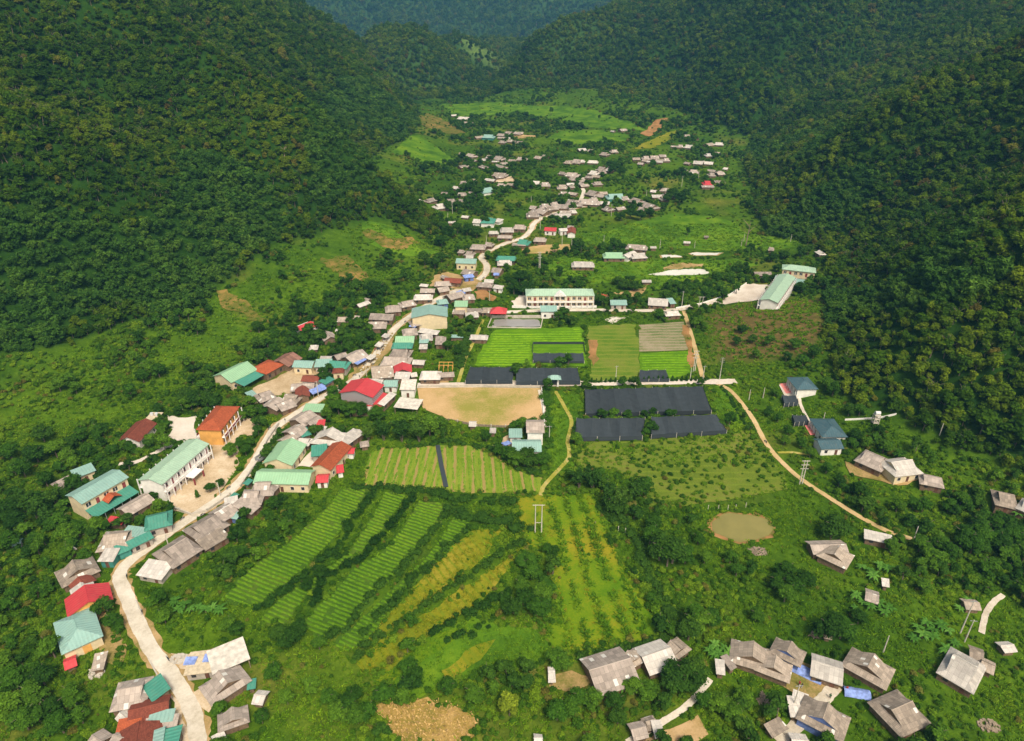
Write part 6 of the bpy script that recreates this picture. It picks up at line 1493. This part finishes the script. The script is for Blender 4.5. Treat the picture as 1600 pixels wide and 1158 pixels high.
TREES = """
dark 1298 842 9|round 1290 1000 9|round 1312 998 8|yellow 796 1118 7.5|dark 592 468 12|dark 580 462 9|dark 664 415 10|dark 680 420 9|dark 690 410 8|bamboo 600 688 9|bamboo 628 690 10|bamboo 655 690 9|round 672 680 10|round 640 672 9|round 690 676 8|bamboo 576 690 8
round 530 648 8|round 548 652 8|round 565 650 7|round 590 660 8|yellow 526 636 4|round 512 655 6|tall 940 768 7|bamboo 905 762 8|bamboo 925 765 8|bamboo 950 792 9|bamboo 968 798 9|dark 958 800 8|bamboo 985 782 8|round 1000 775 7
dark 1030 875 10|dark 1050 880 10|tall 1042 885 10|round 1015 850 8|round 1020 830 7|round 1070 880 7|round 806 730 8|dark 820 728 8|round 795 718 6|round 778 712 6|round 760 690 5|round 842 728 6
dark 928 476 7|round 936 470 5|dark 975 452 7|dark 990 455 7|dark 965 445 6|tall 1130 470 8|tall 1150 460 8|round 1140 440 6|round 1118 436 6|dark 1172 392 6|dark 1205 410 7|dark 1225 405 7|dark 1250 402 8|dark 1262 398 7|dark 1215 425 6|round 1205 440 5
dark 803 460 9|dark 818 462 10|dark 812 440 8|dark 795 445 6|round 850 430 7|round 862 436 6|round 875 432 7|round 838 418 6|dark 822 400 6|dark 806 398 7|round 940 402 5|dark 918 404 5|tall 1074 368 7|dark 1000 345 9|dark 985 342 9|dark 970 345 8|dark 1015 340 8
dark 962 268 10|dark 970 275 9|dark 955 272 9|dark 1066 273 8|dark 1058 275 7|dark 1052 312 11|dark 1062 318 10|dark 1042 316 9|dark 1070 310 9|round 835 262 9|round 850 268 10|round 865 262 9|round 842 278 9|round 858 285 8|round 826 270 8|dark 820 300 9|dark 808 296 9
dark 736 302 11|dark 745 308 10|dark 726 300 9|dark 722 250 9|dark 715 258 8|dark 664 270 10|dark 655 300 9|dark 640 295 9|dark 700 330 9|dark 715 330 10|dark 730 325 9|dark 745 372 10|dark 730 368 9|dark 715 365 9|dark 700 372 10|dark 690 385 9|dark 760 352 8|round 795 330 8
dark 908 202 9|dark 900 200 8|tall 861 180 12|tall 936 188 8|tall 790 165 12|dark 970 182 9|dark 985 180 8|round 800 186 9|round 812 188 9|round 820 184 9|round 835 190 8|round 1020 262 8|round 1010 285 8|round 990 290 8|round 1030 300 9
bamboo 60 812 9|bamboo 40 800 9|bamboo 80 825 8|round 100 830 8|round 110 848 8|round 125 838 7|dark 30 830 8|dark 10 815 9|round 20 860 8|bamboo 90 790 8|round 75 760 7|round 40 745 8|dark 60 722 8|round 90 715 8|dark 110 705 7|round 130 690 7|dark 70 690 8|round 20 720 8|round 110 875 6|round 135 880 6
bamboo 252 668 6|round 240 690 4|round 255 690 4|round 300 640 8|dark 310 638 9|dark 325 636 9|dark 338 640 8|dark 292 628 8|round 360 645 7|round 378 660 6|round 395 655 7|round 410 650 6|round 376 700 5|round 385 712 5|round 362 712 6|round 392 700 5|round 330 770 4.5|cone 309 778 3.4|round 346 760 3.5
round 300 700 4|round 190 700 5|round 205 705 5|round 220 712 4|round 235 585 8|round 250 590 8|round 225 598 7|round 110 605 7|round 95 612 7|round 120 615 6|round 460 525 6|dark 405 520 7|round 430 530 6|yellow 498 505 4.5|round 520 510 5|round 540 520 6|round 560 515 6|round 530 535 5|round 548 540 5|round 500 530 6
round 600 525 4|round 580 533 6|round 565 536 6|tall 640 440 7|round 620 445 7|round 660 440 6|round 705 520 5|round 720 530 5|round 700 548 6|round 715 555 6|round 690 560 5|round 735 520 5|round 672 545 4|round 700 535 5
banana 290 950|banana 300 956|banana 312 952|banana 322 958|banana 334 953|banana 345 958|banana 275 945|banana 280 958|banana 1345 890|banana 1358 895|banana 1372 888|banana 1385 893|banana 1362 905|banana 1335 935|banana 1345 945|banana 1358 952|banana 1372 948|banana 1335 955|banana 1388 955|banana 1380 962
banana 1432 985|banana 1445 978|banana 1455 988|banana 1468 982|banana 1480 990|banana 1440 998|banana 1425 1002|banana 1455 1000|banana 1475 1020|banana 1490 1010|banana 1498 955|banana 1512 945|banana 1108 1022|banana 1120 1028|banana 1132 1020|banana 1115 1012|banana 1140 1028|banana 975 1080|banana 960 1088|banana 1030 1040|banana 1042 1035|banana 1560 800|banana 1572 795|banana 1588 808
tall 1462 870 9|tall 1475 880 9|round 1455 890 8|round 1500 855 9|round 1515 865 8|round 1530 850 8|dark 1520 840 7|round 1435 862 7|round 1390 865 6|round 1560 860 7|round 1580 850 8|round 1595 880 8|tall 1548 835 8|round 1400 800 6|round 1425 795 5|round 1440 800 6|round 1480 800 6|round 1500 790 6|round 1240 930 7|round 1255 920 7|round 1225 940 7
round 1225 905 7|round 1210 920 6|round 1090 985 8|dark 1075 1000 8|tall 1080 980 10|round 1110 975 6|round 1180 970 5|round 1340 975 5|dark 1055 1075 8|dark 1070 1072 9|dark 1085 1068 8|bamboo 1045 1085 7|round 1010 1090 6|round 990 1085 6|round 960 1108 6|dark 965 1130 5|round 905 1100 6|round 925 1105 6|round 890 1120 6|round 870 1125 7|round 1100 1105 5|round 1120 1110 6|round 1140 1125 6|round 1160 1105 6
round 870 1040 6|round 880 1048 5|round 740 1095 6|round 700 1085 6|round 500 1015 5|dark 440 1000 6|dark 455 1005 6|dark 470 992 5|round 360 985 5|round 372 992 5|round 640 1055 6|round 650 1065 5|dark 480 920 4.5|dark 500 900 4.5|round 815 925 6|round 830 905 6|round 845 935 6|dark 802 958 6|round 838 962 6|tall 826 888 6|round 818 945 6|round 850 955 5|dark 832 942 5|round 790 942 4|round 855 865 4|round 865 868 4
dark 1160 520 5|dark 1175 535 5|dark 1150 540 5|round 1200 540 6|round 1240 545 6|round 1270 560 7|round 1180 560 5|round 1290 610 7|round 1300 618 7|dark 1335 690 6|dark 1325 650 6|round 1342 650 6|round 1330 700 5|round 1210 620 5|round 1200 650 5|round 1215 660 5|round 1230 680 5|round 1225 695 5|round 1250 700 5|round 1265 715 5|round 1290 740 5|round 1310 760 5|round 1150 900 5|round 1140 880 5|round 1090 850 5|round 1100 880 5
round 545 1110 6|round 530 1125 6|round 560 1130 6|round 515 1100 5|round 555 1095 5|round 490 1080 5|round 430 1060 5|round 450 1100 5|round 410 1130 5|round 30 1080 8|round 60 1100 8|round 20 1120 8|round 90 1120 7|round 120 1100 7|round 45 1140 8|round 100 1145 7|round 130 1130 6|dark 70 1070 7|round 15 1050 7|round 188 990 3
"""
for it in TREES.replace('\n', '|').split('|'):
    q = it.split()
    if q: tree(q[0], float(q[1]), float(q[2]), float(q[3]) if len(q) > 3 else None, group="banana plants in the gardens" if q[0] == 'banana' else None)
for k in range(26): tree('cone', 917 + k * 7.4, 598.5 - k * .12, random.uniform(2.3, 3.2), label=f"tiny dark cone tree behind the largest black net, {_ORD2[k]} from the left", group="row of tiny dark trees behind the nets")
for k in range(12): tree('cone', 905 + k * 17.5, 648 - k * .2, random.uniform(1.6, 2.4), label=f"tiny dark cone tree between the black nets, {_ORD2[k]} from the left", group="row of tiny dark trees between the nets")
# bare dead tree
def dead(px, py, h, label):
    c = cast(px, py); t = empty('dead_tree', c); tag(t, label, 'dead tree'); r = random.Random(int(px)); b = MB()
    b.tube([(0, 0, -.4), (.2, 0, h * .35), (.5, .1, h * .7), (.9, .1, h)], [.4, .3, .2, .06], 7); b.build('trunk', M['timber'], t)
    for k in range(5):
        z = h * r.uniform(.45, .85); a = r.uniform(-.6, .6) + (0 if k % 2 else math.pi); l = h * r.uniform(.2, .32)
        MB().tube([(.4, .1, z), (.4 + math.cos(a) * l * .5, .1 + math.sin(a) * l * .5, z + l * .5), (.4 + math.cos(a) * l, .1 + math.sin(a) * l, z + l)], [.13, .09, .03], 5).build('limb', M['timber'], t)
dead(1165, 385, 17, "tall bare pale dead tree at the edge of the right hill")
dead(445, 250, 8, "bare dead tree standing out of the left forest")
# fill up to 300 with the nearest trees of the woody patches; the rest is forest and scrub
wood = lambda x, y: vnoise(x, y, 30, 31) * .55 + vnoise(x, y, 11, 35) * .5
def at_slope(x, y): return din(L_FOOT, x, y) + din(R_FOOT, x, y)
X, Y = jitter(-170, 260, 85, 1090, 5.0)
k = ~at_mask(occ, X, Y) & ~at_mask(lawn, X, Y) & ~inside(L_TREE, X, Y) & ~inside(R_TREE, X, Y) & ~inside(M_TREE, X, Y)
X, Y = X[k], Y[k]; k = visible(X, Y, 5, 4); X, Y = X[k], Y[k]
dn = wood(X, Y); thr = np.where(Y > 380, .25, np.where((X > 25) | (X < -75) | (Y < 150), .06, .20)) + np.clip(at_slope(X, Y) / 60, 0, 1) * .10; k = dn > thr; X, Y = X[k], Y[k]
o_ = np.argsort(np.hypot(X, Y)); X, Y = X[o_], Y[o_]
near = min(len(X), max(0, 300 - n_trees))
for a, b in zip(X[:near], Y[:near]): tree(random.choice(['round', 'round', 'round', 'tall', 'dark']), xy=(float(a), float(b)), h=random.uniform(3.2, 6.0))
X, Y = X[near:], Y[near:]
print("individual trees", n_trees, "valley wood", len(X))
def whole(c, t, nm, mat): return c.mesh(nm, M[mat], t)
wl = lib("valley_tree", [whole(broad(200 + k, 5.5, 4.8, 620, .30, 10), trunk_mb(5.5, .16, k), "valley_tree", 'leaf' if k < 4 else 'leaf_dark') for k in range(6)])
scatter('valley_wood', wl, X, Y, np.clip(rng.normal(.95, .22, len(X)), .5, 1.5), rng.integers(0, 6, len(X)), "small trees scattered in patches over the valley floor and lower slopes", sink=.05)
# forest on the hills
fm = []
for k in range(8): fm.append(whole(broad(300 + k, 9, 7.5 if k < 6 else 6.0, 560, .52, 9 + k % 4, .8 if k < 6 else 1.1), trunk_mb(9, .2, k), "forest_tree", 'forest'))
for k in range(2): fm.append(whole(broad(330 + k, 12, 5.5, 260, .5, 7, 1.2), trunk_mb(12, .24, 40 + k, 6, .95), "forest_tree", 'forest'))
fl = lib("forest_tree", fm)
bl = lib("hill_bamboo", [(lambda q: q[0].mesh("hill_bamboo", M['leaf_bamboo'], None))(bamboo(400 + k, 9, 1100, .46)) for k in range(3)])
def forest(name, mask, x0, x1, y0, y1, s, sc, label, coll=None, nv=10):
    coll = coll or fl; X, Y = jitter(x0, x1, y0, y1, s); k = mask(X, Y); X, Y = X[k], Y[k]; k = visible(X, Y); X, Y = X[k], Y[k]
    k = rng.random(len(X)) < np.clip(1.4 + .5 * vnoise(X, Y, 24, 41), 0, 1); X, Y = X[k], Y[k]
    S = sc * np.clip(rng.lognormal(-.04, .30, len(X)), .5, 2.1) * (1 + .22 * vnoise(X, Y, 35, 44))
    scatter(name, coll, X, Y, S, np.minimum(rng.integers(0, nv * 3, len(X)) % (nv if nv < 10 else 9) + (rng.random(len(X)) < .03), nv - 1), label, sink=1.6 if coll is fl else 2.2); print(name, len(X))
def ring(t, m): return lambda x, y: din(t, x, y) > m
bam = lambda x, y: vnoise(x, y, 45, 51) > .12
band = lambda t, x, y: (din(t, x, y) < 55 + 20 * vnoise(x, y, 30, 4))
forest('left_forest', lambda x, y: (din(L_TREE, x, y) > 1) & ~(band(L_TREE, x, y) & bam(x, y)) , -620, 40, 70, 640, 3.3, .68, "dense mixed forest on the left hillside, near part")
forest('left_forest', lambda x, y: (din(L_TREE, x, y) > 1) & ~(band(L_TREE, x, y) & bam(x, y)), -900, 60, 640, 1400, 4.2, .85, "dense mixed forest on the left hillside, far spur")
forest('left_bamboo', lambda x, y: (din(L_TREE, x, y) > 1) & band(L_TREE, x, y) & bam(x, y), -400, 60, 70, 900, 3.3, .72, "bluish-green bamboo along the foot of the left hill", bl, 3)
forest('right_forest', lambda x, y: (din(R_TREE, x, y) > 1) & ~(band(R_TREE, x, y) & bam(x, y)), 60, 620, 70, 620, 3.3, .68, "dense mixed forest on the right hillside, near part")
forest('right_forest', lambda x, y: (din(R_TREE, x, y) > 1) & ~(band(R_TREE, x, y) & bam(x, y)), 100, 900, 620, 1300, 4.2, .85, "dense mixed forest on the right hillside, far shoulder")
forest('right_bamboo', lambda x, y: (din(R_TREE, x, y) > 1) & band(R_TREE, x, y) & bam(x, y), 60, 450, 70, 900, 3.3, .72, "bluish-green bamboo along the foot of the right hill", bl, 3)
forest('mountain_forest', lambda x, y: din(M_TREE, x, y) > 1, -60, 1300, 760, 1950, 5.0, .95, "forest covering the wooded mountain beyond the village")
def headhill(x, y):
    open_ = np.hypot(x + 45, (y - 1400) * .6) < 55 + 12 * vnoise(x, y, 20)
    return (y > 1088) & (y < 1760) & (x < 330) & ~inside(L_TREE, x, y) & ~inside(M_TREE, x, y) & ~(open_ & (rng.random(x.shape) > .25))
forest('valley_head_forest', headhill, -460, 330, 1085, 1760, 5.4, .95, "forest on the rounded hill at the head of the valley")
forest('far_forest', lambda x, y: (din(B_POLY, x, y) > 1) & ~((np.hypot(x - 60, (y - 2850) * .6) < 120) & (rng.random(x.shape) > .2)), -1900, 2500, 2250, 4300, 13, 1.9, "forest on the blue far ranges")
forest('far_forest', lambda x, y: inside(D_POLY, x, y) & ~inside(M_TREE, x, y) & (rng.random(x.shape) > .35), 480, 1700, 1250, 2500, 10.0, 1.2, "thin forest on the pale far slope at the upper right")
# scrub
sl = lib("shrub", [shrub_cloud(500 + k, 1.25, 1.2 + .45 * (k % 3), 190, .20, 4 + k % 3).mesh("shrub", M['shrub']) for k in range(7)])
XS, YS, SS = [], [], []
for y0, y1, s, sc in ((80, 190, 1.6, 1.0), (190, 300, 1.9, 1.1), (300, 480, 2.5, 1.3), (480, 760, 3.6, 1.55), (760, 1095, 5.0, 2.0)):
    X, Y = jitter(-330, 400, y0, y1, s)
    lw = at_mask(lawn, X, Y); sl_ = np.clip(at_slope(X, Y) / 50, 0, 1)
    pr = np.clip(.80 + 1.0 * wood(X, Y) - .25 * sl_ - np.where(Y > 420, .22, 0), .08, 1); pr = np.where(lw, np.where(Y > 330, np.clip(.10 + .5 * wood(X, Y), .03, .6), .035), pr)
    k = (rng.random(len(X)) < pr) & ~at_mask(occ, X, Y) & ~inside(L_TREE, X, Y) & ~inside(R_TREE, X, Y) & ~inside(M_TREE, X, Y)
    X, Y, w_, lw = X[k], Y[k], wood(X, Y)[k], lw[k]; v = visible(X, Y, 3, 4)
    XS.append(X[v]); YS.append(Y[v]); SS.append((sc * np.clip(rng.normal(.8 + .6 * np.clip(w_, -.5, .6), .2), .3, 1.9) * np.where(lw, .6, 1))[v])
X, Y, S = map(np.concatenate, (XS, YS, SS)); print("scrub", len(X))
scatter('scrub', sl, X, Y, S, rng.integers(0, 7, len(X)), "low green scrub and weeds over the valley floor and lower slopes", sink=.12)
# orchard saplings
op = P([(900, 686), (1010, 684), (1140, 680), (1180, 690), (1222, 735), (1228, 765), (1120, 785), (1010, 795), (1000, 755), (960, 735), (900, 730)])
X, Y = jitter(0, 160, 170, 260, 2.6); k = inside(op, X, Y) & (rng.random(len(X)) < .55 + .5 * vnoise(X, Y, 14, 3)); X, Y = X[k], Y[k]
scatter('orchard_scrub', sl, X, Y, rng.uniform(.5, 1.1, len(X)), rng.integers(0, 7, len(X)), "thin olive saplings in the scrubby orchard field", sink=.1)
# grass
gl = lib("tuft", [tuft(600 + k) for k in range(5)])
X, Y = jitter(-190, 210, 85, 330, 1.05); k = ~at_mask(occ, X, Y) & ~at_mask(lawn, X, Y) & (rng.random(len(X)) < .55 + .5 * vnoise(X, Y, 9, 61)) & ~inside(L_TREE, X, Y) & ~inside(R_TREE, X, Y); X, Y = X[k], Y[k]; k = visible(X, Y, 1, 4); X, Y = X[k], Y[k]
print("grass", len(X))
scatter('grass', gl, X, Y, rng.uniform(.6, 1.5, len(X)), rng.integers(0, 5, len(X)), "short rough grass in the near fields and verges")

def crop(name, px, s, mat, sc, label, ang=None, pitch=None):
    poly = P(px); xs, ys = [p[0] for p in poly], [p[1] for p in poly]
    X, Y = jitter(min(xs), max(xs), min(ys), max(ys), s); k = inside(poly, X, Y) & (dist_line(poly, X, Y, True) > .4) & (rng.random(len(X)) < .75 + .5 * vnoise(X, Y, 6, 3)); X, Y = X[k], Y[k]
    if pitch:
        u = (X * math.cos(ang) + Y * math.sin(ang) + .8 * vnoise(X, Y, 12)) / pitch; k = (u - np.floor(u)) < .34 + .18 * vnoise(X, Y, 18, 5); X, Y = X[k], Y[k]
    lb = lib(name + '_plant', [tuft(700 + k, 22, .55, .5, mat) for k in range(4)])
    scatter(name, lb, X, Y, rng.uniform(.6, 1.3, len(X)) * sc, rng.integers(0, 4, len(X)), label)
M['ycrop'] = leaf_mat("yellowing_crop_leaves", (0.10, 0.16, 0.007), (0.165, 0.195, 0.010), (0.25, 0.23, 0.02), None, hue_noise=0.04)
M['gcrop'] = leaf_mat("lush_crop_leaves", (0.050, 0.130, 0.008), (0.080, 0.180, 0.010), (0.130, 0.230, 0.014), None, hue_noise=0.04)
for q, (nm, mt, poly, up, mode) in enumerate(SHEETS):
    if nm == 'yellow_field': crop('yellowing_crop', poly, 1.0, 'ycrop', 1.0, "yellowing crop standing in the " + ("first" if q == 1 else "second") + " yellow strip")
    if nm == 'crop_field' and mt == 'ygreen' and poly[0][0] == 800:
        crop('yellowing_crop', poly, 1.15, 'ycrop', .9, "yellowing crop over the big yellow-green field", .12, 7.5); crop('bean_rows', poly, 1.0, 'gcrop', 1.9, "lush green crop bands in the big yellow-green field", .12 + .02, 5.2)
    elif mt in ('ygreen', 'meadow') and poly[0][1] > 600: crop('meadow_grass', poly, 1.2, 'gcrop', 1.0, "rough green growth, lower middle of the valley")
X, Y = jitter(-190, 210, 200, 480, 1.9); k = at_mask(lawn, X, Y) & ~at_mask(occ, X, Y) & (rng.random(len(X)) < .6); X, Y = X[k], Y[k]
scatter('meadow_grass', gl, X, Y, rng.uniform(1.0, 2.2, len(X)), rng.integers(0, 5, len(X)), "coarse meadow grass around the school and fish ponds")

# ------------------------------------------------------------------ air
hb = MB().box(-2700, 2700, -160, 5300, -12, 520)
haze = hb.build('haze', None)
mh = bpy.data.materials.new("haze_air"); mh.use_nodes = True; nt = mh.node_tree; nt.nodes.clear()
vo = N(nt, "ShaderNodeVolumePrincipled"); vo.inputs["Color"].default_value = (0.13, 0.38, 0.62, 1); vo.inputs["Density"].default_value = 0.00019; vo.inputs["Anisotropy"].default_value = 0.1
ou = N(nt, "ShaderNodeOutputMaterial"); nt.links.new(vo.outputs[0], ou.inputs["Volume"])
haze.data.materials.clear(); haze.data.materials.append(mh); tag(haze, kind="stuff")
finish_labels()
for o in list(COL.objects):
    if o.parent is None and o.get("category") is None and o.get("kind") is None and o.type == 'MESH': print("untagged", o.name)
